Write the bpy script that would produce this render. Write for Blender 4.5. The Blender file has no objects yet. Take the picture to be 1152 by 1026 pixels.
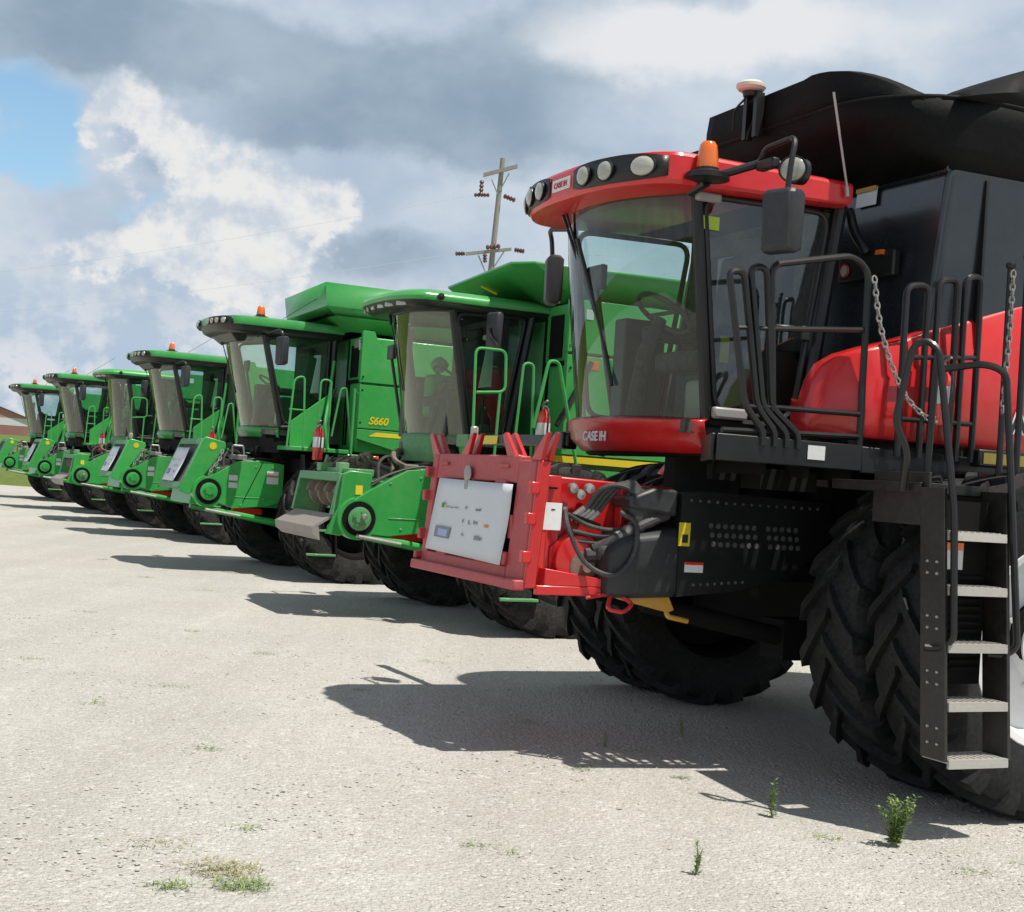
import bpy, bmesh, math, random
from mathutils import Vector, Matrix, noise as mnoise
random.seed(7)
S = bpy.context.scene
COL = S.collection
R = math.radians
PI = math.pi

# ------------------------------------------------------------------ materials
def nt(name):
    m = bpy.data.materials.new(name); m.use_nodes = True
    t = m.node_tree
    return m, t, t.nodes['Principled BSDF'], t.nodes['Material Output']
def N(t, typ, **k):
    n = t.nodes.new(typ)
    for a, v in k.items():
        if a in ('_in',):
            for q, w in v.items(): n.inputs[q].default_value = w
        else: setattr(n, a, v)
    return n
def L(t, a, b): t.links.new(a, b)
def ramp(t, fac, stops):
    r = N(t, 'ShaderNodeValToRGB'); e = r.color_ramp.elements
    while len(e) < len(stops): e.new(0.5)
    for i, (p, c) in enumerate(stops):
        e[i].position = p; e[i].color = (c, c, c, 1) if isinstance(c, (int, float)) else (*c, 1)
    L(t, fac, r.inputs[0]); return r.outputs[0]
def mixc(t, fac, a, b):
    m = N(t, 'ShaderNodeMix', data_type='RGBA')
    for s, v in ((0, fac), (6, a), (7, b)):
        if hasattr(v, 'links'): L(t, v, m.inputs[s])
        else: m.inputs[s].default_value = v if s == 0 else (*v, 1)
    return m.outputs[2]
def noise(t, co, scale, detail=4, rough=.55):
    n = N(t, 'ShaderNodeTexNoise'); n.inputs['Scale'].default_value = scale
    n.inputs['Detail'].default_value = detail; n.inputs['Roughness'].default_value = rough
    L(t, co, n.inputs['Vector']); return n.outputs[0]
MC = {}
def surf(name, col, rough=.4, metal=0, coat=0, dust=.25, dustcol=(.33, .30, .25), scale=3, var=.12, bump=.0, spec=.5, low=None):
    """painted / plastic / metal surface with blotchy dust, colour drift and roughness drift"""
    if name in MC: return MC[name]
    m, t, b, o = nt(name)
    co = N(t, 'ShaderNodeTexCoord').outputs['Object']
    n1 = noise(t, co, scale, 6, .6); n2 = noise(t, co, scale * 9, 4, .6)
    dark = tuple(c * (1 - var * 1.6) for c in col); lite = tuple(min(1, c * (1 + var)) for c in col)
    c = mixc(t, n1, dark, lite)
    mu = N(t, 'ShaderNodeMath', operation='MULTIPLY'); L(t, n1, mu.inputs[0]); L(t, n2, mu.inputs[1])
    f = ramp(t, mu.outputs[0], [(.16, 0), (.42, 1)])
    if low:
        sp = N(t, 'ShaderNodeSeparateXYZ'); L(t, co, sp.inputs[0])
        mr = N(t, 'ShaderNodeMapRange'); mr.inputs[1].default_value = low[0]; mr.inputs[2].default_value = low[1]
        mr.inputs[3].default_value = low[2]; mr.inputs[4].default_value = 0; L(t, sp.outputs[2], mr.inputs[0])
        ad = N(t, 'ShaderNodeMath', operation='ADD'); L(t, f, ad.inputs[0]); L(t, mr.outputs[0], ad.inputs[1]); f = ad.outputs[0]
    gz = N(t, 'ShaderNodeSeparateXYZ'); L(t, N(t, 'ShaderNodeNewGeometry').outputs['Normal'], gz.inputs[0])
    up_ = N(t, 'ShaderNodeMapRange'); up_.inputs[1].default_value = .55; up_.inputs[2].default_value = 1; up_.inputs[4].default_value = .9; L(t, gz.outputs[2], up_.inputs[0])
    un = N(t, 'ShaderNodeMath', operation='MULTIPLY_ADD'); L(t, up_.outputs[0], un.inputs[0]); L(t, n2, un.inputs[1]); L(t, f, un.inputs[2]); f = un.outputs[0]
    mm = N(t, 'ShaderNodeMath', operation='MULTIPLY', use_clamp=True); L(t, f, mm.inputs[0]); mm.inputs[1].default_value = dust
    c = mixc(t, mm.outputs[0], c, dustcol)
    L(t, c, b.inputs['Base Color'])
    rr = N(t, 'ShaderNodeMapRange'); rr.inputs[3].default_value = rough * .8; rr.inputs[4].default_value = min(1, rough * 1.5 + .05)
    L(t, n1, rr.inputs[0]); L(t, rr.outputs[0], b.inputs['Roughness'])
    oi = N(t, 'ShaderNodeObjectInfo'); hv = N(t, 'ShaderNodeHueSaturation'); vr = N(t, 'ShaderNodeMapRange'); vr.inputs[3].default_value = .86; vr.inputs[4].default_value = 1.1; L(t, oi.outputs['Random'], vr.inputs[0]); L(t, vr.outputs[0], hv.inputs['Value']); L(t, c, hv.inputs['Color']); L(t, hv.outputs[0], b.inputs['Base Color'])
    b.inputs['Metallic'].default_value = metal; b.inputs['Coat Weight'].default_value = coat
    b.inputs['Coat Roughness'].default_value = .12
    b.inputs['Specular IOR Level'].default_value = spec
    if bump:
        bp = N(t, 'ShaderNodeBump'); bp.inputs['Strength'].default_value = bump; bp.inputs['Distance'].default_value = .01
        L(t, n2, bp.inputs['Height']); L(t, bp.outputs[0], b.inputs['Normal'])
    MC[name] = m; return m
def glass(name, tint, refl=.09, film=.0, filmcol=(.5, .47, .4), gcol=(.95, .97, .95)):
    if name in MC: return MC[name]
    m, t, b, o = nt(name); t.nodes.remove(b)
    tr = N(t, 'ShaderNodeBsdfTransparent'); tr.inputs[0].default_value = (*tint, 1)
    gl = N(t, 'ShaderNodeBsdfGlossy'); gl.inputs['Roughness'].default_value = .015; gl.inputs[0].default_value = (*gcol, 1)
    df = N(t, 'ShaderNodeBsdfDiffuse'); df.inputs[0].default_value = (*filmcol, 1)
    fr = N(t, 'ShaderNodeFresnel'); fr.inputs[0].default_value = 1.5
    ad = N(t, 'ShaderNodeMath', operation='MULTIPLY_ADD', use_clamp=True)
    L(t, fr.outputs[0], ad.inputs[0]); ad.inputs[1].default_value = 1.15; ad.inputs[2].default_value = refl - .03
    co = N(t, 'ShaderNodeTexCoord').outputs['Object']
    sp = N(t, 'ShaderNodeSeparateXYZ'); L(t, co, sp.inputs[0])
    n1 = noise(t, co, 2.5, 5)
    ff = N(t, 'ShaderNodeMath', operation='MULTIPLY'); L(t, n1, ff.inputs[0]); ff.inputs[1].default_value = film
    m1 = N(t, 'ShaderNodeMixShader'); L(t, ff.outputs[0], m1.inputs[0]); L(t, tr.outputs[0], m1.inputs[1]); L(t, df.outputs[0], m1.inputs[2])
    m2 = N(t, 'ShaderNodeMixShader'); L(t, ad.outputs[0], m2.inputs[0]); L(t, m1.outputs[0], m2.inputs[1]); L(t, gl.outputs[0], m2.inputs[2])
    L(t, m2.outputs[0], o.inputs[0]); MC[name] = m; return m

GREEN = lambda: surf('green paint', (.014, .36, .055), .30, coat=.3, dust=.2, dustcol=(.25, .36, .2), scale=1.3, low=(1.6, .6, .5))
GREEN2 = lambda: surf('faded green paint', (.06, .30, .09), .5, coat=.1, dust=.45, dustcol=(.3, .33, .25), scale=2)
RED = lambda: surf('red paint', (.60, .010, .012), .27, coat=.4, dust=.10, dustcol=(.5, .25, .2), scale=1.2)
REDDULL = lambda: surf('dull shaded red paint', (.50, .045, .05), .42, dust=.5, dustcol=(.38, .18, .18), scale=4, var=.2)  # faded red, with the shade on the frame's front put into the colour
BLACK = lambda: surf('black paint', (.006, .0065, .007), .36, coat=.12, dust=.12, dustcol=(.035, .035, .034), scale=2)
TANK = lambda: surf('charcoal tank paint', (.013, .017, .021), .22, coat=.5, dust=.14, dustcol=(.06, .065, .07), scale=1.1)
FABRIC = lambda: surf('black tarp', (.005, .0055, .006), .55, dust=.25, dustcol=(.022, .022, .022), scale=3, bump=.3, spec=.15)
PLASTIC = lambda: surf('dark grey plastic', (.022, .025, .029), .40, dust=.2, dustcol=(.09, .088, .083), scale=3, bump=.1)
DEEP = lambda: surf('shadowed steel', (.004, .004, .004), .8, dust=.2, dustcol=(.018, .017, .016), spec=.2)  # near-black for dark parts; on rims and ladders shade put into the colour
RUBBER = lambda: surf('tyre rubber', (.006, .0065, .007), .58, dust=.38, dustcol=(.06, .06, .06), scale=4, bump=.25, spec=.3)
RUBBER2 = lambda: surf('dusty tyre rubber', (.008, .008, .008), .7, dust=.55, dustcol=(.10, .092, .08), scale=5, bump=.25, spec=.3)
HOSE = lambda: surf('hose rubber', (.03, .03, .032), .5, dust=.3, dustcol=(.2, .19, .18), scale=9)
STEEL = lambda: surf('bare steel', (.42, .41, .39), .35, metal=.7, dust=.3, scale=8)
RUSTY = lambda: surf('worn rusty steel', (.20, .16, .13), .6, metal=.3, dust=.6, dustcol=(.30, .24, .18), scale=7, var=.3, bump=.3)
WHITE = lambda: surf('white paint', (.74, .75, .76), .35, dust=.12, scale=3)
TREAD = lambda: surf('galvanised tread', (.50, .49, .45), .5, metal=.2, dust=.4, scale=7)
PAPER = lambda: surf('white paper', (.74, .77, .82), .6, dust=.06, scale=5, var=.03)
LENS = lambda: surf('lamp lens', (.42, .42, .36), .12, coat=1, dust=.2, scale=9)
YEL = lambda: surf('yellow paint', (.80, .62, .015), .4, dust=.12)
YELD = lambda: surf('amber metal', (.55, .28, .02), .45, dust=.3)
ORANGE = lambda: surf('orange lens', (.85, .16, .01), .12, coat=1, dust=.05, scale=8)
REFRED = lambda: surf('red reflector', (.75, .03, .02), .2, coat=1, dust=.1)
TAN = lambda: surf('beige trim', (.42, .38, .30), .8, dust=.1)
SEATM = lambda: surf('dark seat cloth', (.03, .032, .034), .9, dust=.15)
DKIN = lambda: surf('cab interior', (.05, .05, .048), .7, dust=.2)
INKD = lambda: surf('grey print', (.25, .27, .3), .6, dust=0)
INKB = lambda: surf('black print', (.02, .02, .02), .6, dust=0)
GLS = lambda: glass('cab glass', (.80, .93, .90), .035, .01)
GLSD = lambda: glass('tinted side glass', (.72, .84, .83), .08, .015)
GLSG = lambda: glass('green tinted glass', (.68, .86, .72), .11, .05, gcol=(.90, .97, .87))

# ------------------------------------------------------------------ mesh builder
class MB:
    def __init__(s): s.v = []; s.f = []; s.cuts = []
    def mat(s): s.cuts.append(len(s.f)); return s      # faces added from here on use the next material
    def add(s, vs, fs):
        o = len(s.v); s.v += [tuple(v) for v in vs]; s.f += [tuple(i + o for i in f) for f in fs]; return s
    def box(s, c, d, rot=None):
        h = [x / 2 for x in d]
        vs = [Vector((sx * h[0], sy * h[1], sz * h[2])) for sx in (-1, 1) for sy in (-1, 1) for sz in (-1, 1)]
        if rot: vs = [rot @ v for v in vs]
        return s.add([v + Vector(c) for v in vs], [(0, 1, 3, 2), (4, 6, 7, 5), (0, 4, 5, 1), (2, 3, 7, 6), (0, 2, 6, 4), (1, 5, 7, 3)])
    def b2(s, x0, x1, y0, y1, z0, z1): return s.box(((x0 + x1) / 2, (y0 + y1) / 2, (z0 + z1) / 2), (abs(x1 - x0), abs(y1 - y0), abs(z1 - z0)))
    def hexa(s, a, b):   # two quads (4 pts each), a solid between
        return s.add(list(a) + list(b), [(3, 2, 1, 0), (4, 5, 6, 7)] + [(i, (i + 1) % 4, 4 + (i + 1) % 4, 4 + i) for i in range(4)])
    def prism(s, pts, axis, a, b):   # polygon in the two other axes
        def P(p, w): return {'x': (w, p[0], p[1]), 'y': (p[0], w, p[1]), 'z': (p[0], p[1], w)}[axis]
        n = len(pts)
        return s.add([P(p, a) for p in pts] + [P(p, b) for p in pts], [tuple(range(n)), tuple(range(2 * n - 1, n - 1, -1))] + [(i, i + n, (i + 1) % n + n, (i + 1) % n) for i in range(n)])
    def loft(s, rings, closed=True, cap=True):
        n = len(rings[0]); o = []
        for r in rings: o += list(r)
        fs = []
        for k in range(len(rings) - 1):
            for i in range(n if closed else n - 1):
                j = (i + 1) % n; fs.append((k * n + i, k * n + j, (k + 1) * n + j, (k + 1) * n + i))
        if cap and closed: fs += [tuple(range(n - 1, -1, -1)), tuple((len(rings) - 1) * n + i for i in range(n))]
        return s.add(o, fs)
    def tube(s, pts, r, seg=8, smooth=0, closed=False):
        P = [Vector(p) for p in pts]
        if smooth: P = fillet(P, smooth)
        rings = []; prev = None; n = len(P)
        for i, p in enumerate(P):
            if closed: d = P[(i + 1) % n] - P[i - 1]
            else: d = (P[min(i + 1, n - 1)] - P[max(i - 1, 0)])
            d.normalize()
            if prev is None:
                a = Vector((0, 0, 1)) if abs(d.z) < .9 else Vector((1, 0, 0)); u = d.cross(a).normalized()
            else:
                u = prev - d * prev.dot(d)
                u = u.normalized() if u.length > 1e-6 else d.orthogonal().normalized()
            prev = u; w = d.cross(u); rr = r[i] if isinstance(r, (list, tuple)) else r
            rings.append([p + (u * math.cos(2 * PI * k / seg) + w * math.sin(2 * PI * k / seg)) * rr for k in range(seg)])
        if closed: rings.append(rings[0]); return s.loft(rings, cap=False)
        return s.loft(rings)
    def lathe(s, prof, c, ax='z', seg=24, cap=True):
        rings = []
        for r, a in prof:
            ring = []
            for k in range(seg):
                t = 2 * PI * k / seg; q = (r * math.cos(t), r * math.sin(t))
                ring.append({'z': (c[0] + q[0], c[1] + q[1], c[2] + a), 'y': (c[0] + q[1], c[1] + a, c[2] + q[0]), 'x': (c[0] + a, c[1] + q[0], c[2] + q[1])}[ax])
            rings.append(ring)
        return s.loft(rings, cap=cap)
    def grid(s, rows): return s.loft(rows, closed=False, cap=False)
    def build(s, name, mat, parent=None, bevel=0, sharp=35, thick=0, seg=2):
        me = bpy.data.meshes.new(name); me.from_pydata(s.v, [], s.f)
        for i in s.cuts:
            for p in me.polygons[i:]: p.material_index += 1
        bm = bmesh.new(); bm.from_mesh(me); bmesh.ops.recalc_face_normals(bm, faces=bm.faces); bm.to_mesh(me); bm.free()
        for p in me.polygons: p.use_smooth = True
        me.set_sharp_from_angle(angle=R(sharp))
        for q in (mat if isinstance(mat, (list, tuple)) else [mat]): me.materials.append(q() if callable(q) else q)
        o = bpy.data.objects.new(name, me); COL.objects.link(o)
        if parent: o.parent = parent
        if thick:
            q = o.modifiers.new('thickness', 'SOLIDIFY'); q.thickness = thick; q.offset = 0
        if bevel:
            q = o.modifiers.new('bevel', 'BEVEL'); q.width = bevel; q.segments = seg; q.limit_method = 'ANGLE'; q.angle_limit = R(40); q.harden_normals = False
        return o
def fillet(P, r, k=5):
    out = [P[0]]
    for i in range(1, len(P) - 1):
        a = P[i - 1] - P[i]; b = P[i + 1] - P[i]
        q = min(r, a.length * .48, b.length * .48)
        p0 = P[i] + a.normalized() * q; p1 = P[i] + b.normalized() * q
        for j in range(k + 1):
            t = j / k; out.append(p0 * (1 - t) ** 2 + P[i] * 2 * t * (1 - t) + p1 * t * t)
    out.append(P[-1]); return out
def curve(pts, k=6):   # catmull-rom through points
    P = [Vector(p) for p in pts]; P = [P[0] * 2 - P[1]] + P + [P[-1] * 2 - P[-2]]; out = []
    for i in range(1, len(P) - 2):
        for j in range(k):
            t = j / k
            out.append(.5 * ((2 * P[i]) + (P[i + 1] - P[i - 1]) * t + (2 * P[i - 1] - 5 * P[i] + 4 * P[i + 1] - P[i + 2]) * t * t + (3 * P[i] - P[i - 1] - 3 * P[i + 1] + P[i + 2]) * t ** 3))
    out.append(P[-2]); return out
def tag(o, label=None, cat=None, group=None, kind=None):
    for k, v in (('label', label), ('category', cat), ('group', group), ('kind', kind)):
        if v: o[k] = v
    return o
def empty(name, loc, rz=0):
    o = bpy.data.objects.new(name, None); COL.objects.link(o); o.location = loc; o.rotation_euler = (0, 0, rz); o.empty_display_size = .3
    return o
def copy_tree(o, parent=None, skip=()):
    c = o.copy(); COL.objects.link(c); c.parent = parent
    for ch in list(o.children):
        if ch.name.split('.')[0] not in skip: copy_tree(ch, c, skip)
    return c
SIDE = Matrix(((-1, 0, 0), (0, 0, 1), (0, 1, 0))).to_4x4()       # text facing +y
FRONT = Matrix(((0, 0, 1), (1, 0, 0), (0, 1, 0))).to_4x4()       # text facing +x
def text(name, body, size, mat, parent, loc, rot, ext=.003, shear=0, off=0, align='LEFT'):
    cu = bpy.data.curves.new(name, 'FONT'); cu.body = body; cu.size = size; cu.extrude = ext; cu.shear = shear; cu.offset = off; cu.align_x = align
    tmp = bpy.data.objects.new('tmp', cu); me = bpy.data.meshes.new_from_object(tmp); bpy.data.objects.remove(tmp)
    me.materials.append(mat()); o = bpy.data.objects.new(name, me); COL.objects.link(o); o.parent = parent
    o.matrix_local = Matrix.Translation(loc) @ rot; return o

# ------------------------------------------------------------------ wheels
def tyre_mesh(r, w, rr, n=21, lug=.05):
    m = MB(); h = w / 2
    prof = [(rr, -h * .80), (rr + .03, -h * .86), (rr + (r - rr) * .35, -h * 1.0), (rr + (r - rr) * .62, -h * 1.03), (r - lug - .045, -h * .98), (r - lug - .005, -h * .86), (r - lug + .005, -h * .4),
            (r - lug + .008, 0)]
    prof = prof + [(a, -b) for a, b in prof[-2::-1]]
    m.lathe(prof, (0, 0, 0), 'y', 56, cap=False)
    for sgn in (1, -1):
        for i in range(n):
            th0 = 2 * PI * (i + (.5 if sgn < 0 else 0)) / n
            rings = []
            for t, rb, rt, hw in ((-.06, r - lug, r - .004, .026), (.12, r - lug, r, .030), (.45, r - lug - .002, r - .002, .034), (.8, r - lug - .008, r - .008, .042), (1.0, r - lug - .035, r - .022, .050), (1.045, r - lug - .11, r - .09, .048)):
                y = sgn * h * t * .99; th = th0 - .30 * min(t, 1) ** .9 if t > 0 else th0 + .02
                ring = []
                for dd, rad in ((-hw * 1.25, rb - .02), (-hw, rt), (hw, rt), (hw * 1.25, rb - .02)):
                    a = th + dd / r
                    yy = y if t < 1.02 else sgn * h * (1.05 if rad == rt else 1.0)
                    ring.append((rad * math.cos(a), yy, rad * math.sin(a)))
                rings.append(ring)
            m.loft(rings)
    return m
def rim_mesh(rr, w, dish):
    m = MB(); h = w / 2
    m.lathe([(rr + .025, -h * .8), (rr, -h * .78), (rr - .05, -h * .4), (rr - .05, h * .4), (rr, h * .78), (rr + .025, h * .8), (rr + .01, h * .84), (rr - .03, h * .80), (rr - .07, h * .42), (rr - .075, dish),
             (rr * .62, dish + .03), (.19, dish + .045), (.17, dish + .12), (.0001, dish + .12)], (0, 0, 0), 'y', 40, cap=False)
    for k in range(10):
        a = 2 * PI * k / 10; m.lathe([(.016, 0), (.016, .03), (.0001, .03)], (.14 * math.cos(a) if False else .24 * math.cos(a), dish + .03, .24 * math.sin(a)), 'y', 6)
    return m
def wheel(parent, x, y, r, w, rr, rimmat, proto={}, rub=None, drop=.012, name='wheel'):
    key = (r, w, rr, rimmat, rub)
    if key not in proto:
        o = rim_mesh(rr, w, .02).build(name, rimmat, None, sharp=30)
        t = tyre_mesh(r, w, rr).build('tyre', rub or RUBBER, o, sharp=28)
        proto[key] = o
    else:
        o = copy_tree(proto[key]); o.name = name
    o.parent = parent; o.location = (x, y, r - drop); o.rotation_euler = (0, random.uniform(0, .25), 0 if y > 0 else PI)
    if y < 0: o.scale = (-1, 1, 1)     # keep the tread pointing the same way after the half turn
    return o

# ------------------------------------------------------------------ curved cab pieces
def arc_pts(xs, bulge, half, z, n=18, p=2.3, y0=-1, y1=1):
    return [(xs + bulge * (1 - abs(q) ** p), q * half, z) for q in [y0 + (y1 - y0) * i / n for i in range(n + 1)]]
def nose(q): return max(0, 1 - abs(q) ** 2.6) ** .6
def outline(xr, xc, xf, half, z, n=26, p=3.0, cx=None, sc=1):
    pts = [(xr, -half, z)] + [(xc + (xf - xc) * nose(q), q * half, z) for q in [math.sin(PI * (i / n - .5)) for i in range(n + 1)]] + [(xr, half, z)]
    if sc != 1: pts = [(cx + (x - cx) * sc, y * sc, z) for x, y, z in pts]
    return pts
def roof_front(xc, xf, half, y, p=3.0): return xc + (xf - xc) * nose(max(-1, min(1, y / half)))
def front_patch(xc, xf, half, y0, y1, za, zb, off, n=14, p=3.0, inset=0):
    rows = []
    for k in range(n + 1):
        y = y0 + (y1 - y0) * k / n; e = 1 - (abs(2 * k / n - 1) ** 4) * .3
        x = roof_front(xc, xf, half, y, p); d = (roof_front(xc, xf, half, y + .01, p) - roof_front(xc, xf, half, y - .01, p)) / .02
        nv = Vector((1, -d, 0)).normalized(); zm = (za + zb) / 2; zh = (zb - za) / 2 * e
        rows.append([Vector((x, y, zm - zh)) + nv * (off + inset), Vector((x, y, zm)) + nv * off, Vector((x, y, zm + zh)) + nv * off])
    return rows
def lamp(parent, c, nv, rx, rz, name='work_lamp'):
    """oval lamp with a dark bezel ring"""
    nv = Vector(nv).normalized(); u = Vector((0, 0, 1)).cross(nv).normalized(); w = nv.cross(u)
    m = MB(); rings = []
    for s, d in ((1, -.01), (1, .012), (.86, .024), (.5, .032), (.001, .034)):
        rings.append([Vector(c) + nv * d + u * (rx * s * math.cos(2 * PI * k / 20)) + w * (rz * s * math.sin(2 * PI * k / 20)) for k in range(20)])
    m.loft(rings, cap=False)
    o = m.build(name, LENS, parent)
    b = MB(); rings = []
    for s, d in ((1.02, -.01), (1.14, .004), (1.14, .016), (1.02, .016)):
        rings.append([Vector(c) + nv * d + u * (rx * s * math.cos(2 * PI * k / 20)) + w * (rz * s * math.sin(2 * PI * k / 20)) for k in range(20)])
    b.loft(rings, cap=False); b.build('bezel', BLACK, o)
    return o
def beacon(parent, x, y, z, s=1, k=1):
    o = MB().lathe([(.058 * s, 0), (.058 * s, .02 * s), (.052 * s, .10 * s * k), (.046 * s, .145 * s * k), (.032 * s, .165 * s * k), (.0001, .17 * s * k)], (x, y, z + .04 * s), 'z', 20, cap=False).build('beacon', ORANGE, parent)
    MB().lathe([(.07 * s, -.02 * s), (.11 * s, 0), (.11 * s, .012 * s), (.06 * s, .03 * s), (.06 * s, .042 * s)], (x, y, z), 'z', 20).build('beacon_base', BLACK, o)
    return o
def mirror(parent, c, arm, yaw=0, h=.33, w=.2, d=.09):
    rot = Matrix.Rotation(yaw, 3, 'Z')
    m = MB(); rings = []
    for z, s, t in ((-h / 2, .82, .5), (-h / 2 + .03, .95, .9), (h / 2 - .03, 1, 1), (h / 2, .9, .6)):
        rings.append([Vector(c) + rot @ Vector((d * t * a, w / 2 * s * b, z)) for a, b in ((-.5, -1), (-.5, 1), (.25, 1), (.5, .8), (.5, -.8), (.25, -1))])
    m.loft(rings); o = m.build('mirror', PLASTIC, parent, bevel=.012)
    MB().tube(arm, .017, 8, smooth=.08).build('mirror_arm', BLACK, o)
    gm = MB().add([Vector(c) + rot @ Vector((-d * .5 - .003, s * w * .42, zz * h * .44)) for s, zz in ((-1, -1), (1, -1), (1, 1), (-1, 1))], [(0, 1, 2, 3)])
    gm.build('mirror_glass', STEEL, o)
    return o
def interior(parent, x0, x1, half, zf, zt, trim=True):
    """cab floor, rear wall, seat, steering column and console"""
    m = MB(); m.b2(x0, x1 + .12, -half + .02, half - .02, zf - .08, zf); m.build('cab_floor', DKIN, parent)
    m = MB(); m.b2(x0 + .02, x0 + .08, -half + .03, half - .03, zf, zf + .62); m.b2(x0 + .02, x0 + .08, -half + .03, -half + .3, zf + .62, zt); m.b2(x0 + .02, x0 + .08, half - .3, half - .03, zf + .62, zt)
    m.b2(x0 + .02, x0 + .08, -half + .3, half - .3, zt - .16, zt); m.build('rear_wall', DKIN, parent)
    xs = x0 + .42
    m = MB(); m.box((xs, .03, zf + .42), (.48, .5, .13)); m.box((xs - .02, .03, zf + .18), (.3, .3, .36)); m.box((xs - .25, .03, zf + .82), (.13, .48, .72), Matrix.Rotation(-.14, 3, 'Y')); m.box((xs - .30, .03, zf + 1.22), (.09, .28, .18))
    m.box((xs + .02, .34, zf + .62), (.4, .07, .06)); m.box((xs + .05, -.28, zf + .62), (.46, .16, .1)); m.build('seat', SEATM, parent, bevel=.03)
    xb = min(xs + .62, x1 + .06); m = MB(); m.tube([(xb, .03, zf), (xb - .06, .03, zf + .45), (xb - .17, .03, zf + .68)], [.06, .05, .04], 10)
    c = Vector((xb - .19, .03, zf + .72)); nrm = Vector((-.55, 0, .83)); u = Vector((0, 1, 0)); w = nrm.cross(u)
    m.tube([c + (u * math.cos(2 * PI * k / 20) + w * math.sin(2 * PI * k / 20)) * .2 for k in range(20)], .017, 6, closed=True)
    m.tube([c + u * .19, c - u * .19], .014, 6); m.build('steering_column', SEATM, parent)
    m = MB(); m.box((xs + .5, -.62, zf + 1.0), (.05, .22, .17)); m.tube([(xs + .3, -.6, zf), (xs + .5, -.62, zf + .95)], .022, 6); m.build('display', PLASTIC, parent, bevel=.015)
    MB().box((xs + .22, -.46, zf + .36), (.32, .16, .72)).build('console', PLASTIC, parent, bevel=.015); MB().box((xs - .1, .55, zf + .25), (.7, .2, .5)).build('side_box', PLASTIC, parent, bevel=.015)

# ------------------------------------------------------------------ red combine
def extinguisher_mesh(s=1):
    return [('fire_extinguisher', REFRED, [(.0001, 0), (.058, 0), (.064, .012), (.064, .33), (.058, .37), (.03, .41), (.02, .42), (.0001, .42)])]
def make_extinguisher(label, M, x, y, z, s=1.0, tilt=0):
    o = MB().lathe([(.0001, 0), (.06 * s, 0), (.066 * s, .012), (.066 * s, .33 * s), (.058 * s, .37 * s), (.03 * s, .405 * s), (.02 * s, .42 * s), (.0001, .42 * s)], (0, 0, 0), 'z', 20, cap=False).build('fire_extinguisher', REFRED, None)
    o.matrix_world = M @ Matrix.Translation((x, y, z)) @ Matrix.Rotation(tilt, 4, 'Y')
    MB().lathe([(.0675 * s, .16 * s), (.068 * s, .165 * s), (.068 * s, .285 * s), (.0675 * s, .29 * s)], (0, 0, 0), 'z', 20, cap=False).build('paper_label', WHITE, o)
    m = MB(); m.lathe([(.02 * s, .42 * s), (.022 * s, .46 * s), (.0001, .46 * s)], (0, 0, 0), 'z', 10); m.box((.02 * s, .045 * s, .475 * s), (.02 * s, .13 * s, .012 * s), Matrix.Rotation(.35, 3, 'X')); m.box((.02 * s, .05 * s, .445 * s), (.02 * s, .1 * s, .01 * s), Matrix.Rotation(-.1, 3, 'X'))
    m.build('valve_handle', STEEL, o)
    MB().tube(curve([(0, .02 * s, .44 * s), (0, .1 * s, .40 * s), (0, .1 * s, .2 * s), (0, .08 * s, .08 * s)], 5), .011 * s, 6).build('hose', HOSE, o)
    tag(o, label, 'fire extinguisher', 'fire extinguishers on the machines'); return o
def make_sign(label, M, quad, marks=True):
    """paper price sheet in a plane: quad = bl, br, tr, tl in machine coordinates"""
    bl, br, tr, tl = [M @ Vector(q) for q in quad]
    n = (br - bl).cross(tl - bl).normalized(); org = bl
    o = empty('price_sign', org)
    def P(u, v, d): return ((bl * (1 - u) + br * u) * (1 - v) + (tl * (1 - u) + tr * u) * v) + n * d - org
    k = 8; rows = [[P(i / k, j / k, .012 + .006 * math.sin(i * .9) * math.cos(j * .7)) for i in range(k + 1)] for j in range(k + 1)]
    MB().grid(rows).build('paper_sheet', PAPER, o, thick=.002)
    def patch(name, mat, rects, d=.021):
        m = MB()
        for u0, u1, v0, v1 in rects: m.add([P(u0, v0, d), P(u1, v0, d), P(u1, v1, d), P(u0, v1, d)], [(0, 1, 2, 3)])
        m.build(name, mat, o)
    if marks:
        patch('logo_mark', lambda: surf('logo green', (.12, .32, .08), .6, dust=0), [(.13, .165, .60, .67)])
        patch('logo_stripe', YEL, [(.175, .19, .585, .64)])
        for q in [(.20, .24, .615, .63), (.25, .30, .61, .625), (.31, .36, .615, .63), (.46, .475, .62, .65), (.46, .49, .645, .655), (.60, .64, .615, .645), (.645, .67, .62, .65),
                                     (.45, .465, .44, .485), (.53, .545, .43, .48), (.55, .57, .43, .44), (.60, .615, .44, .49), (.635, .65, .44, .485), (.615, .635, .462, .472), (.47, .485, .27, .305), (.485, .5, .27, .28), (.64, .70, .245, .30), (.71, .73, .25, .29)]: patch('printed_character', INKD, [q])
        patch('printed_photo', INKD, [(.10, .31, .19, .345)]); patch('printed_photo_centre', lambda: surf('print blue', (.35, .42, .7), .6, dust=0), [(.15, .28, .215, .31)], .0225)
        patch('orange_dot', lambda: surf('print orange', (.8, .3, .05), .6, dust=0), [(.74, .79, .425, .46)])
    tag(o, label, 'sign', 'price sheets on the feeder mouths'); return o

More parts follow.
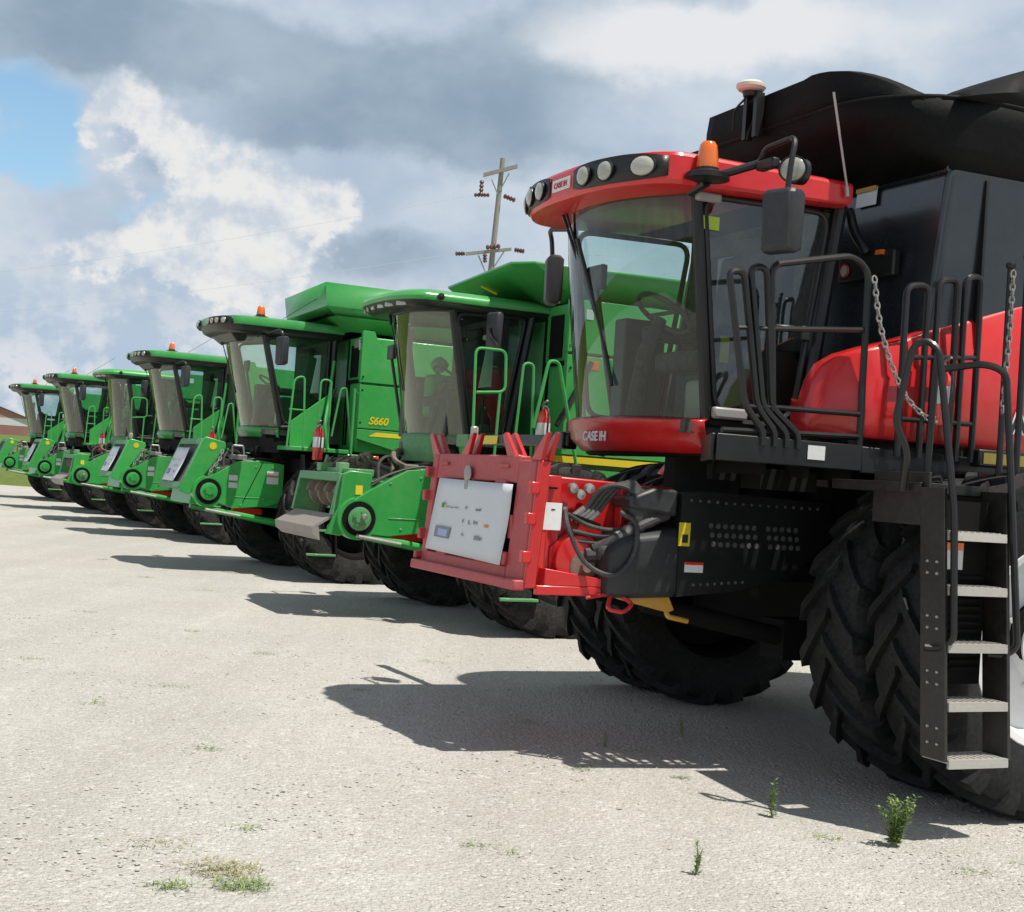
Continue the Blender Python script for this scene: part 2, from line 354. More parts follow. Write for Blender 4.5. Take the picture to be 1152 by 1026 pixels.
def chain(name, pts, parent, link=.05, r=.0065):
    P = curve(pts, 8); m = MB(); acc = [P[0]]; dist = 0
    seg = [(P[i + 1] - P[i]).length for i in range(len(P) - 1)]; tot = sum(seg); n = int(tot / (link * .74))
    def at(s):
        for i, l in enumerate(seg):
            if s <= l: return P[i] + (P[i + 1] - P[i]) * (s / l), (P[i + 1] - P[i]).normalized()
            s -= l
        return P[-1], (P[-1] - P[-2]).normalized()
    for i in range(n):
        c, d = at((i + .5) * tot / n); u = d.cross(Vector((.3, .9, .2))).normalized(); w = d.cross(u)
        if i % 2: u = w
        m.tube([c + d * (link / 2 * math.cos(2 * PI * k / 8)) + u * (link * .28 * math.sin(2 * PI * k / 8)) for k in range(8)], r, 5, closed=True)
    return m.build(name, STEEL, parent)

def make_red():
    T = empty('combine_harvester', (2.16, 9.89, 0), R(205))
    tag(T, 'red combine harvester with a black grain tank and side ladder, nearest in the row', 'combine harvester', 'combine harvesters parked in a row')
    # ---- wheels and axle
    for y in (1.36, 1.97): wheel(T, 0.0, y, .97, .50, .56, WHITE, drop=.085)
    for y in (-1.36, -1.97): wheel(T, 0.0, y, .93, .50, .56, DEEP)  # right-hand rims near-black: their shade is put into the colour
    for y in (1.35, -1.35): wheel(T, -3.9, y, .66, .42, .36, WHITE)
    m = MB(); m.lathe([(.2, -2.1), (.2, 2.1)], (0, 0, .93), 'y', 20); m.b2(-.35, .35, -1.0, 1.0, .62, 1.25); m.b2(-4.3, .9, -.62, .62, 1.15, 1.95); m.b2(-4.1, -3.7, -1.2, 1.2, .55, .75); m.b2(-.3, .6, -.75, .75, 1.55, 1.85)
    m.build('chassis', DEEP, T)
    # final drive housings
    m = MB()
    for s in (1, -1): m.lathe([(.30, 0), (.30, .12), (.22, .2)], (0, s * .95 - .1, .9), 'y', 20)
    m.build('final_drive', DEEP, T)
    # ---- body behind
    m = MB(); m.hexa([(-.1, -1.28, 1.7), (-.1, 1.28, 1.7), (.62, 1.0, 1.95), (.62, -1.0, 1.95)], [(-.1, -1.28, 2.3), (-.1, 1.28, 2.3), (.62, 1.0, 2.5), (.62, -1.0, 2.5)])
    m.b2(-5.2, -.1, -1.27, 1.27, 1.6, 3.0); m.hexa([(-7.0, -1.0, 1.9), (-7.0, 1.0, 1.9), (-5.2, 1.2, 1.5), (-5.2, -1.2, 1.5)], [(-6.8, -1.0, 3.0), (-6.8, 1.0, 3.0), (-5.2, 1.2, 3.3), (-5.2, -1.2, 3.3)])
    m.build('body', BLACK, T, bevel=.03)
    # red side panel (each side) : rounded nose, crease line
    for s in (1, -1):
        top = [(1.03, 2.20), (1.01, 2.32), (.97, 2.42), (.90, 2.48), (.80, 2.525), (.62, 2.575), (.25, 2.70), (-.34, 2.90), (-1.4, 3.2), (-2.6, 3.42), (-4.2, 3.5)]
        rows = []
        for x, z in top:
            zb = 1.99 if x > -.5 else 1.99 - .1 * (-.5 - x)
            inn = 1.28 if x < .8 else 1.06 + (1.03 - x) / .23 * .22
            h = z - zb
            zc = z - .20 if h > .3 else z - h * .5
            rows.append([(x, s * inn, zb), (x, s * (inn + .12), zb + .015), (x, s * (inn + .128), zb + .03), (x, s * (inn + .135), (zb + zc) / 2), (x, s * (inn + .142), zc - .012), (x, s * (inn + .128), zc + .012), (x, s * (inn + .112), z - .03), (x, s * (inn + .09), z - .006), (x, s * (inn + .02), z + .004)])
        rows.insert(0, [(1.04, s * 1.03, 1.99 + .028 * k) for k in range(9)])
        MB().grid(rows).build('side_panel', RED, T, sharp=40, thick=.012)
    m = MB()
    for s in (1, -1): m.prism([(.55, 1.74), (.45, 1.86), (-3.5, 1.80), (-3.5, 1.2), (-.6, 1.35), (.0, 1.62)], 'y', s * 1.22, s * 1.33)
    m.build('lower_side_panel', RED, T, bevel=.02)
    text('side_lettering', 'A', .19, INKB, T, (-.305, 1.434, 2.115), SIDE, ext=.002, off=.004)
    text('side_lettering_outline', 'A', .19, WHITE, T, (-.305, 1.431, 2.115), SIDE, ext=.002, off=.014)
    # ---- grain tank
    m = MB(); m.hexa([(.36, -1.36, 2.35), (.36, 1.36, 2.35), (-3.2, 1.36, 2.35), (-3.2, -1.36, 2.35)], [(.26, -1.42, 3.66), (.26, 1.42, 3.66), (-3.2, 1.42, 3.66), (-3.2, -1.42, 3.66)])
    tank = m.build('grain_tank', TANK, T, bevel=.045, seg=4)
    m = MB(); m.b2(-.02, .0, 1.38, 1.432, 2.4, 3.62); m.build('panel_seam', BLACK, tank)
    m = MB(); m.tube([(.33, 1.33, 2.45), (.262, 1.395, 3.64), (-3.1, 1.4, 3.67)], .022, 8, smooth=.05); m.tube([(.262, 1.395, 3.66), (.262, -1.395, 3.66)], .022, 8); m.build('tank_edge', TANK, tank)
    # flared extension : rim at z 4.07
    def ringp(z, e, n=12):
        # rounded rectangle seen from above
        x1, x0, h, rad = .28 + .44 * e, -3.2 - .2 * e, 1.40 + .10 * e, .05 + .65 * e
        pts = []
        for cx, cy, a0 in ((x1 - rad, h - rad, 0), (x0 + rad, h - rad, 90), (x0 + rad, -h + rad, 180), (x1 - rad, -h + rad, 270)):
            for k in range(n + 1):
                a = R(a0 + 90 * k / n); pts.append((cx + rad * math.cos(a), cy + rad * math.sin(a), z))
        return pts
    m = MB(); m.loft([ringp(3.66, 0), ringp(3.80, .36), ringp(3.95, .72), ringp(4.07, 1)], cap=False); m.build('tank_extension', FABRIC, T, thick=.02, sharp=60)
    m = MB(); m.tube([p for p in ringp(4.075, 1.0)], .014, 8, closed=True); m.build('extension_rim', FABRIC, T)
    MB().add(ringp(4.0, .85), [tuple(range(52))]).build('tank_cover', FABRIC, T)
    # folded black cover leaves above the rim
    m = MB(); rows = []
    for k in range(25):
        q = k / 24; y = -.62 + q * 1.9
        if y < .55: x = .70; zt = 4.30 + .03 * q
        else:
            w = (y - .55) / .73; x = .70 - .33 * w ** 2; zt = 4.33 - .26 * w ** 2.4
        zt = max(zt, 4.085); bow = .012 * math.sin(q * 9)
        rows.append([(x + .02, y, 4.06), (x + .02 + bow, y, 4.06 + (zt - 4.06) * .5), (x + .005, y, zt), (x - .06, y, zt + .012), (x - .5, y * .96, zt - .10), (x - .9, y * .9, max(4.02, zt - .22))])
    m.grid(rows); m.build('folded_cover', FABRIC, T, thick=.015, sharp=32)
    m = MB(); rows = []
    for k in range(21):
        q = k / 20; x = .30 - q * 3.0; h = .36 * min(1, q * 3.6) ** .9
        bow = .03 * math.sin(q * 16)
        rows.append([(x, 1.50 - .02 * q, 4.06), (x, 1.50 + bow, 4.06 + h * .5), (x, 1.42, 4.07 + h), (x, 1.25, 4.09 + h), (x, .7, 4.05 + h * .6), (x, .3, 4.03)])
    m.grid(rows); m.build('folded_cover', FABRIC, T, thick=.015, sharp=60)
    # receiver dome on its bracket
    g = MB(); g.lathe([(.03, 0), (.085, .012), (.10, .03), (.10, .05), (.07, .072), (.0001, .078)], (.80, .02, 4.33), 'z', 22, cap=False); gr = g.build('satellite_receiver', lambda: surf('cream plastic', (.72, .68, .58), .35, dust=.1), T)
    m = MB(); m.lathe([(.05, -.02), (.06, .012)], (.80, .02, 4.32), 'z', 14); m.b2(.74, .80, -.06, -.02, 4.02, 4.32); m.b2(.74, .80, .06, .10, 4.02, 4.32); m.tube(curve([(.80, -.05, 4.3), (.80, -.16, 4.24), (.78, -.2, 4.12)], 5), .008, 6); m.build('receiver_bracket', BLACK, gr)
    # ---- cab
    half = .80
    At, Ab = Vector((1.66, half, 3.44)), Vector((1.49, half, 2.05)); Bt, Bb = Vector((.60, half, 3.47)), Vector((.79, half, 2.05))
    rows = []
    for k in range(9):
        q = k / 8; rows.append(arc_pts(1.49 + .17 * q, .30 + .02 * math.sin(q * PI), half, 2.05 + 1.40 * q, 22))
    MB().grid(rows).build('windshield', GLS, T)
    fl = lambda v: Vector((v.x, -v.y, v.z))
    m = MB()
    for F in (lambda v: v, fl):
        m.tube([F(Ab), F(At)], .036, 10); m.tube([F(Bb), F(Bt)], .05, 10); m.tube([F(At), F(Bt)], .03, 8); m.tube([F(Ab), F(Bb)], .035, 8)
    m.tube(arc_pts(1.66, .30, half, 3.445, 18), .03, 8); m.tube([(.6, -half, 3.47), (.6, half, 3.47)], .04, 8); m.build('cab_frame', BLACK, T)
    for s in (1, -1):
        F = (lambda v: v) if s > 0 else fl
        d = MB(); q = .03
        ring = [F(Ab + Vector((-.05, .012, .05))), F(At + Vector((-.05, .012, -.05))), F(Bt + Vector((.09, .012, -.06))), F(Bb + Vector((.09, .012, .05)))]
        d.tube(fillet([ring[3].lerp(ring[0], .5)] + ring + [ring[3].lerp(ring[0], .5)], .12), .02, 8)
        door = d.build('door' if s > 0 else 'side_window', BLACK, T)
        rows = []
        for k in range(9):
            u = k / 8; a = ring[0].lerp(ring[1], u); b = ring[3].lerp(ring[2], u)
            rows.append([a.lerp(b, j / 6) + Vector((0, s * .03 * math.sin(PI * j / 6) * math.sin(PI * u), 0)) for j in range(7)])
        MB().grid(rows).build('pane', GLSD, door)
        if s > 0:
            m = MB(); m.tube([(.86, .84, 2.66), (.98, .87, 2.66), (1.06, .84, 2.66)], .018, 8, smooth=.03); m.box((.84, .845, 2.64), (.06, .03, .09)); m.build('handle', PLASTIC, door, bevel=.01)
    interior(T, .62, 1.5, half, 2.05, 3.44)
    m = MB(); m.box((.95, .42, 2.42), (.5, .3, .22)); m.box((.9, .3, 2.2), (.6, .5, .3)); m.build('instructor_seat', TAN, T, bevel=.04)
    m = MB(); m.add(outline(.6, 1.6, 1.95, .80, 3.425, 20), [tuple(range(23))]); m.build('headliner', DEEP, T)
    # roof
    H = .92; XC, XF = 1.83, 2.16
    lift = lambda ring, k: [(x, y, z + k * (1 - min(1, max(0, (x - .6) / 1.2)))) for x, y, z in ring]
    m = MB(); m.loft([lift(outline(.62, XC - .06, XF - .10, H - .06, 3.395), .055), lift(outline(.62, XC - .01, XF - .02, H - .01, 3.41), .05), lift(outline(.60, XC, XF, H, 3.435), .035), outline(.60, XC, XF, H, 3.575), outline(.605, XC, XF - .012, H - .012, 3.595),
                      outline(.62, XC, XF, H, 3.61, cx=1.0, sc=.955), outline(.64, XC, XF, H, 3.635, cx=1.0, sc=.82), outline(.66, XC, XF, H, 3.65, cx=1.0, sc=.6), outline(.68, XC, XF, H, 3.655, cx=1.0, sc=.3)])
    roof = m.build('roof', RED, T, sharp=24)
    for y0, y1 in ((.16, .885), (-.16, -.885)):
        MB().grid(front_patch(XC, XF, H, y0, y1, 3.428, 3.592, .004, 24)).build('lamp_panel', BLACK, roof, thick=.004)
    def rf(y, z, off=.01):
        x = roof_front(XC, XF, H, y); d = (roof_front(XC, XF, H, y + .01) - roof_front(XC, XF, H, y - .01)) / .02
        nv = Vector((1, -d, 0)).normalized(); return Vector((x, y, z)) + nv * off, nv
    for y, rx in ((.30, .064), (.51, .064), (.77, .08), (-.30, .064), (-.51, .064), (-.75, .075)):
        c, nv = rf(y, 3.51); lamp(roof, c, nv, rx, .06)
    c, nv = rf(0, 3.505, .004); m = MB(); m.box(c, (.012, .24, .075)); em = m.build('emblem_plate', WHITE, roof, bevel=.004)
    text('emblem_lettering', 'CASE IH', .05, lambda: surf('emblem red', (.5, .02, .02), .4, dust=.1), em, Vector((c.x + .008, 0, c.z - .018)), FRONT, ext=.002, off=.001, align='CENTER')
    # soffit lights + small marker housings
    GL = lambda: surf('grey lens', (.33, .32, .31), .3, dust=.2)
    MB().box((1.60, .845, 3.375), (.17, .05, .055)).build('marker_lamp', GL, T, bevel=.015); MB().box((1.36, .85, 2.10), (.24, .05, .07)).build('marker_lamp', GL, T, bevel=.015)
    MB().b2(1.5, 1.62, .822, .826, 3.19, 3.27).build('window_sticker', lambda: surf('lime sticker', (.42, .58, .06), .6, dust=0), T)
    MB().b2(1.30, 1.36, .70, .71, 2.42, 2.58).build('window_sticker', lambda: surf('olive sticker', (.35, .36, .03), .6, dust=0), T)
    # beacon, lamp bar, mirrors, antenna
    m = MB(); m.tube([(1.70, .80, 3.40), (1.70, .97, 3.43)], .03, 8); m.lathe([(.05, -.02), (.135, -.005), (.135, .012), (.08, .022)], (1.70, .97, 3.45), 'z', 24); m.tube([(1.70, .97, 3.45), (1.45, 1.12, 3.55)], .025, 8); m.build('beacon_bracket', BLACK, T)
    beacon(T, 1.70, .97, 3.465, 1.12, .85)
    mirror(T, (1.53, 1.50, 3.15), [(1.45, 1.10, 3.55), (1.46, 1.16, 3.56), (1.47, 1.22, 3.62), (1.46, 1.50, 3.64), (1.50, 1.52, 3.50), (1.52, 1.52, 3.25)], R(18), .36, .22, .14)
    m = MB(); m.b2(1.42, 1.48, 1.14, 1.3, 3.5, 3.56); m.build('mirror_bracket', BLACK, T, bevel=.01)
    lamp(T, Vector((1.37, 1.36, 3.49)), (.8, .6, 0), .075, .07); m = MB(); m.lathe([(.075, -.06), (.078, 0)], (1.34, 1.335, 3.49), 'x', 16); m.tube([(1.44, 1.25, 3.55), (1.34, 1.33, 3.5)], .015, 6); m.build('lamp_housing', BLACK, T)
    mirror(T, (1.54, -1.30, 3.10), [(1.6, -.92, 3.42), (1.62, -1.25, 3.46), (1.56, -1.32, 3.40), (1.54, -1.32, 3.2)], R(-20), .36, .2, .12)
    m = MB(); m.tube([(.66, .95, 3.50), (.67, .95, 3.56)], .014, 8); m.tube([(.67, .95, 3.56), (.80, .93, 4.13)], .008, 6); m.build('whip_antenna', STEEL, T)
    # wiper
    m = MB(); m.tube([(1.95, -.38, 3.40), (1.90, -.20, 3.05), (1.86, .08, 2.62)], .011, 6); m.tube([(1.95, -.33, 3.40), (1.91, -.15, 3.05), (1.87, .08, 2.66)], .008, 6); m.tube([(1.965, -.12, 3.2), (1.865, .10, 2.6), (1.83, .22, 2.25)], .014, 6); m.build('wiper', BLACK, T)
    # nose band below the windshield
    rows = []
    for z, e, w in ((1.83, -.16, .74), (1.86, -.05, .80), (1.93, .02, .83), (1.975, .025, .83), (1.985, .04, .84), (2.04, .045, .84), (2.055, .02, .83)):
        rows.append(arc_pts(1.48 + e, .31, w, z, 26))
    nose = MB().grid(rows).build('nose_band', RED, T, sharp=60, thick=.012)
    text('nose_lettering', 'CASE IH', .085, WHITE, nose, (1.822, 0.02, 1.905), FRONT, ext=.004, off=.002, align='CENTER')
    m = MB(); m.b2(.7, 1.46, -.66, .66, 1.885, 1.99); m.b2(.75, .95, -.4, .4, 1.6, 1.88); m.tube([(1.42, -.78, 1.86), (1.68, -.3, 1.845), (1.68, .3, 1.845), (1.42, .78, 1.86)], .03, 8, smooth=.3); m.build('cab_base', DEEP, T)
    # right hand signal arm across to the far side
    m = MB(); m.b2(1.50, 1.57, -2.55, -.84, 1.885, 1.965); m.box((1.53, -.95, 1.925), (.12, .14, .12)); arm = m.build('signal_arm', BLACK, T, bevel=.012)
    m = MB(); m.b2(1.575, 1.58, -2.36, -2.02, 1.892, 1.958); m.build('yellow_reflector', YEL, arm); m = MB(); m.b2(1.572, 1.585, -2.55, -2.38, 1.885, 1.965); m.build('orange_reflector', ORANGE, arm)
    m = MB(); m.b2(-.36, .05, 1.48, 1.56, 1.88, 1.985); la = m.build('signal_arm', BLACK, T, bevel=.01); MB().b2(-.33, .02, 1.562, 1.566, 1.90, 1.965).build('yellow_reflector', lambda: surf('olive reflector', (.32, .24, .02), .5), la)
    # ---- platform and rails
    plan = [(1.50, .84), (1.80, 1.40), (-.07, 1.40), (-.07, 1.0), (.70, .84)]
    dk = MB().prism([(1.46, .86), (1.52, .86), (1.78, 1.37), (1.72, 1.37)], 'z', 1.88, 1.93)
    for k in range(22):
        x = 1.66 - k * .078; y0 = .86 if x < 1.46 else .86 + (x - 1.46) / .30 * .54
        if x > .72: y0 = max(y0, .86)
        else: y0 = 1.0
        if y0 < 1.36: dk.b2(x - .016, x + .016, y0, 1.40, 1.885, 1.928)
    for y in (1.06, 1.22): dk.b2(-.05, 1.52, y - .008, y + .008, 1.882, 1.92)
    dk.b2(-.07, .70, 1.0, 1.02, 1.86, 1.93); dk.b2(.70, 1.48, .84, .86, 1.86, 1.93)
    deck = dk.build('platform', BLACK, T)
    m = MB(); m.hexa([(.82, 1.402, 1.80), (1.80, 1.402, 1.80), (1.82, 1.44, 1.80), (.82, 1.44, 1.80)], [(.82, 1.402, 1.95), (1.80, 1.402, 1.95), (1.82, 1.44, 1.95), (.82, 1.44, 1.95)]); m.hexa([(-.07, 1.402, 1.80), (.815, 1.402, 1.79), (.815, 1.43, 1.79), (-.07, 1.43, 1.80)], [(-.07, 1.402, 1.935), (.815, 1.402, 1.945), (.815, 1.43, 1.945), (-.07, 1.43, 1.935)])
    m.hexa([(1.505, .84, 1.80), (1.805, 1.40, 1.80), (1.83, 1.39, 1.80), (1.53, .83, 1.80)], [(1.505, .84, 1.95), (1.805, 1.40, 1.95), (1.83, 1.39, 1.95), (1.53, .83, 1.95)])
    m.build('platform_edge', BLACK, deck, bevel=.006)
    m = MB(); m.b2(1.09, 1.21, 1.443, 1.446, 1.845, 1.925); m.build('sticker', WHITE, deck)
    m = MB()
    for k in range(3): m.b2(.85 + k * .3, .88 + k * .3, .86, 1.39, 1.74, 1.857)
    m.b2(.6, 1.5, .86, .92, 1.7, 1.856); m.b2(.95, 1.35, 1.0, 1.2, 1.66, 1.78); m.build('deck_support', DEEP, deck)
    r_ = .02; Y = 1.42
    m = MB()
    m.tube([(1.52, Y + .02, 1.9), (1.52, Y + .02, 1.98), (1.64, Y, 2.12), (1.80, Y, 2.85), (1.70, Y, 2.86), (1.56, Y, 2.12), (1.44, Y + .02, 1.98), (1.44, Y + .02, 1.9)], r_, 8, smooth=.06)
    m.tube([(1.36, Y + .02, 1.9), (1.36, Y + .02, 1.98), (1.52, Y, 2.12), (1.66, Y, 2.89), (1.55, Y, 2.90), (1.46, Y, 2.12), (1.28, Y + .02, 1.98), (1.28, Y + .02, 1.9)], r_, 8, smooth=.06)
    m.tube([(1.45, Y, 2.1), (1.52, Y, 2.92), (.96, Y, 3.04), (.84, Y, 2.97), (.83, Y, 1.84)], r_, 8, smooth=.07)
    m.tube([(1.74, Y, 2.54), (1.64, Y, 2.55)], .014, 6); m.tube([(1.60, Y, 2.55), (1.50, Y, 2.56)], .014, 6); m.tube([(1.49, Y, 2.56), (.86, Y, 2.62)], .016, 8); m.tube([(1.46, Y, 2.12), (.84, Y, 2.13)], .016, 8)
    m.tube([(1.64, Y, 2.11), (1.46, Y, 2.12)], .014, 8); m.tube([(1.78, Y, 1.97), (.84, Y, 2.0)], .016, 8)
    m.build('railing', BLACK, T)
    Y2 = 1.50; m = MB()
    for x0, x1, zt in ((.62, .46, 2.90), (.385, .24, 2.96), (.18, .06, 3.0)):
        m.tube([(x0, Y2, 1.9), (x0, Y2, zt), (x1, Y2, zt + .02), (x1, Y2, 1.9)], r_, 8, smooth=.06)
    m.tube([(.62, Y2, 2.48), (.06, Y2, 2.53)], .015, 8); m.tube([(.62, Y2, 2.12), (.06, Y2, 2.13)], .015, 8); m.build('railing', BLACK, T)
    m = MB()
    for x, y, zt in ((.16, 1.84, 3.02), (.09, 1.90, 3.07)):
        m.tube([(x, y, 1.7), (x, y, zt)], .019, 8); m.lathe([(.0001, -.03), (.026, -.014), (.03, 0), (.026, .014), (.0001, .03)], (x, y, zt + .015), 'z', 10, cap=False)
    m.build('gate_post', BLACK, T)
    chain('chain', [(.83, 1.46, 2.93), (.80, 1.50, 2.66), (.73, 1.54, 2.42), (.62, 1.56, 2.24), (.47, 1.56, 2.14), (.38, 1.55, 2.14), (.36, 1.54, 2.26)], T)
    chain('chain', [(.17, 1.87, 3.0), (.18, 1.88, 2.7), (.19, 1.88, 2.4), (.2, 1.88, 2.18)], T)
    # ---- ladder
    lad = MB(); ly = lambda z: 2.41 - (z - .34) / 1.38 * .12
    for xx in (1.03, .61): lad.hexa([(xx - .011, ly(1.72) - .09, 1.72), (xx + .011, ly(1.72) - .09, 1.72), (xx + .011, ly(1.72) + .09, 1.72), (xx - .011, ly(1.72) + .09, 1.72)], [(xx - .011, ly(.34) - .09, .34), (xx + .011, ly(.34) - .09, .34), (xx + .011, ly(.34) + .09, .34), (xx - .011, ly(.34) + .09, .34)])
    lad.b2(.60, 1.04, 1.46, 2.20, 1.69, 1.745); lad.b2(.60, .62, 1.6, 2.28, 1.58, 1.69); lad.b2(1.0, 1.018, 1.80, 2.24, 1.52, 1.80)
    for z in (.42, .50, .72, .78, 1.0, 1.06, 1.28, 1.34):
        if z == .42: lad.mat()
        for q in (-.03, .04): lad.lathe([(.010, 0), (.008, .010), (.0001, .011)], (1.041, ly(z) + q, z), 'x', 6, cap=False)
    ladder = lad.build('ladder', [lambda: surf('grimy black paint', (.007, .007, .007), .4, dust=.35, dustcol=(.06, .05, .04), scale=3, low=(.3, 1.2, .6)), STEEL], T, bevel=.003)
    for i, z in enumerate((.35, .635, .93, 1.22, 1.50)):
        y = ly(z)
        st = MB(); st.b2(.624, 1.017, y - .10, y + .10, z - .02, z); st.b2(.624, 1.017, y + .085, y + .102, z - .045, z - .018)
        for k in range(9): st.b2(.65 + k * .042, .662 + k * .042, y - .085, y + .08, z, z + .004)
        st.build('step', TREAD, ladder)
    mg = MB(); mg.b2(.63, 1.0, 2.262, 2.275, .70, 1.66)
    for z in [.78 + .04 * k for k in range(18)]:
        if not 1.28 < z < 1.44: mg.box((.76, 2.284, z), (.20, .018, .018))
    mg.build('mud_guard', DEEP, T)
    m = MB(); m.tube([(1.07, 2.10, 1.70), (1.12, 2.18, 1.90), (1.20, 2.16, 2.05), (1.13, 2.18, 2.45), (1.08, 2.22, 2.49), (1.04, 2.28, 2.44), (1.0, 2.42, 1.6), (1.0, 2.47, .95), (1.03, 2.40, .90), (1.09, 2.36, .90)], .019, 8, smooth=.06); m.build('handrail', BLACK, T)
    m = MB(); m.tube([(.85, 2.05, 2.36), (.70, 2.25, 2.40), (.62, 2.33, 2.36), (.60, 2.40, 1.7), (.56, 2.46, .92), (.60, 2.42, .87), (.66, 2.36, .87)], .019, 8, smooth=.06); m.tube([(.85, 2.05, 2.40), (.85, 2.02, 1.6)], .019, 8); m.build('handrail', BLACK, T)
    m = MB(); m.b2(.80, .98, 2.28, 2.285, 1.30, 1.44); m.build('warning_plate', WHITE, T); m = MB(); m.b2(.80, .98, 2.2855, 2.2865, 1.40, 1.44); m.build('warning_band', ORANGE, T)
        # ---- feeder house
    MB().b2(.35, 1.49, -.70, .48, 1.08, 1.56).build('feeder_rear', DEEP, T)
    m = MB(); m.hexa([(1.5, -.76, 1.04), (1.5, .50, 1.04), (1.5, .50, 1.635), (1.5, -.76, 1.635)], [(2.42, -.80, 1.02), (2.42, .52, 1.02), (2.42, .52, 1.66), (2.42, -.80, 1.66)])
    fh = m.build('feeder_house', RED, T, bevel=.012)
    m = MB(); m.b2(2.30, 2.40, .52, .545, 1.02, 1.66); m.b2(2.42, 2.50, .54, .62, 1.0, 1.70); m.b2(1.88, 1.92, .52, .60, 1.30, 1.63); m.prism([(2.0, 1.02), (2.45, 1.02), (2.45, 1.12), (2.0, 1.06)], 'y', .53, .70); m.b2(1.95, 2.50, .66, .70, .965, 1.02)
    m.build('feeder_brace', RED, fh, bevel=.006)
    m = MB(); m.lathe([(.16, 0), (.16, .10), (.12, .11)], (2.18, .50, 1.16), 'y', 24); m.prism([(2.36, 1.08), (2.36, 1.24), (2.2, 1.36), (2.02, 1.24), (2.02, 1.08)], 'y', .52, .56); m.build('pulley_guard', RED, fh, bevel=.008)
    m = MB(); m.lathe([(.095, 0), (.095, .01), (.03, .012), (.03, .05), (.0001, .05)], (2.15, .605, 1.13), 'y', 20); m.build('pulley', RUSTY, fh)
    for x, z in ((2.24, 1.59), (2.19, 1.555), (2.13, 1.595)): MB().lathe([(.0001, 0), (.03, .01), (.034, .03), (.028, .05), (.0001, .058)], (x, .545, z), 'y', 14, cap=False).build('bolt_cap', STEEL, fh)
    MB().b2(2.33, 2.45, .623, .626, 1.34, 1.50).build('white_label', WHITE, fh); MB().b2(2.375, 2.40, .627, .628, 1.455, 1.463).build('label_mark', INKB, fh)
    MB().box((2.40, .56, 1.585), (.11, .05, .012)).build('slot', DEEP, fh)
    # header coupling frame : four sides round a dark mouth, horns on top
    def tilt(v): v = Vector(v); return Vector((v.x - (v.z - 1.0) * .07, v.y, v.z))
    fr = MB()
    def slab(y0, y1, z0, z1, x0=2.50, x1=2.58):
        q = lambda x: [tilt((x, y0, z0)), tilt((x, y1, z0)), tilt((x, y1, z1)), tilt((x, y0, z1))]
        fr.hexa(q(x0), q(x1))
    slab(-.95, -.85, 1.03, 1.76); slab(.42, .66, 1.0, 1.74); slab(-.8505, .4205, 1.60, 1.765, 2.502, 2.578); slab(-.8505, .4205, 1.0, 1.11, 2.502, 2.582); slab(-.97, .68, .985, 1.045, 2.56, 2.64)
    slab(-.99, -.94, 1.05, 1.10, 2.52, 2.62); slab(.30, .43, 1.11, 1.19, 2.57, 2.60)
    frame = fr.build('header_frame', REDDULL, T, bevel=.01)
    for y, z in ((-.955, 1.22), (-.955, 1.48), (-.955, 1.64), (.675, 1.18), (.675, 1.40), (.675, 1.58)): MB().box(tilt((2.585, y, z)), (.06, .05, .07)).build('side_lug', RED if y > 0 else REDDULL, frame, bevel=.008)
    for y, z, dz in ((-.845, 1.30, .12), (.41, 1.34, .14), (-.30, 1.60, .035), (.2, 1.60, .035), (-.6, 1.112, .03)): MB().box(tilt((2.57, y, z)), (.03, .06 if dz > .05 else .16, dz)).build('frame_notch', REDDULL, frame, bevel=.006)
    m = MB(); q = lambda x: [tilt((x, .662, 1.0)), tilt((x, .69, 1.0)), tilt((x, .69, 1.74)), tilt((x, .662, 1.74))]; m.hexa(q(2.50), q(2.575)); m.build('frame_cheek', RED, frame, bevel=.006)  # brighter red strip: the sunlit side of the frame put into the colour
    for y, s_ in ((-.90, 1), (-.45, -1), (.30, 1), (.62, -1)):
        hr = MB(); b_ = tilt((2.53, y, 1.74)); V3 = lambda *k: b_ + Vector(k)
        for dx in (-.028, .028):
            hr.hexa([V3(dx - .014, -.065, 0), V3(dx + .014, -.065, 0), V3(dx + .014, .065, 0), V3(dx - .014, .065, 0)],
                    [V3(dx - .014, -.035 - s_ * .13, .15), V3(dx + .014, -.035 - s_ * .13, .15), V3(dx + .014, .01 - s_ * .13, .165), V3(dx - .014, .01 - s_ * .13, .165)])
        hr.box(b_ + Vector((0, 0, .015)), (.06, .11, .03)); hr.build('hook', RED, frame, bevel=.004)
    for y in (-.72, .22): MB().box(tilt((2.585, y, 1.70)), (.02, .14, .02)).build('latch_pin', REDDULL, frame)
    m = MB(); m.lathe([(.0001, -.01), (.05, 0), (.055, .012), (.04, .02), (.0001, .022)], tilt((2.59, -.28, 1.64)), 'x', 16, cap=False); m.box(tilt((2.60, -.28, 1.60)), (.012, .05, .12)); m.build('padlock', STEEL, frame)
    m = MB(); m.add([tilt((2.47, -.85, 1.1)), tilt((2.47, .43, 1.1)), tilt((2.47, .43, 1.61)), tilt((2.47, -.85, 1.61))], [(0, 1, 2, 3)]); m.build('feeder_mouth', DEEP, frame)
    m = MB()
    for z in (1.2, 1.3, 1.42, 1.5): m.box(tilt((2.50, -.83, z)), (.03, .03, .05)); m.box(tilt((2.50, .41, z)), (.03, .03, .05))
    m.build('frame_teeth', RUSTY, frame)
    # black gear cover and perforated guard along the left side
    m = MB(); rings = []
    for x, zb, zt, yy in ((2.08, .975, 1.22, .70), (2.055, .965, 1.255, .755), (1.98, .965, 1.315, .775), (1.9, .965, 1.345, .78), (1.66, .975, 1.375, .78), (1.60, .98, 1.39, .775)):
        rings.append([(x, .50, zb), (x, yy - .03, zb), (x, yy, zb + .03), (x, yy, zt - .035), (x, yy - .035, zt), (x, .50, zt + .03)])
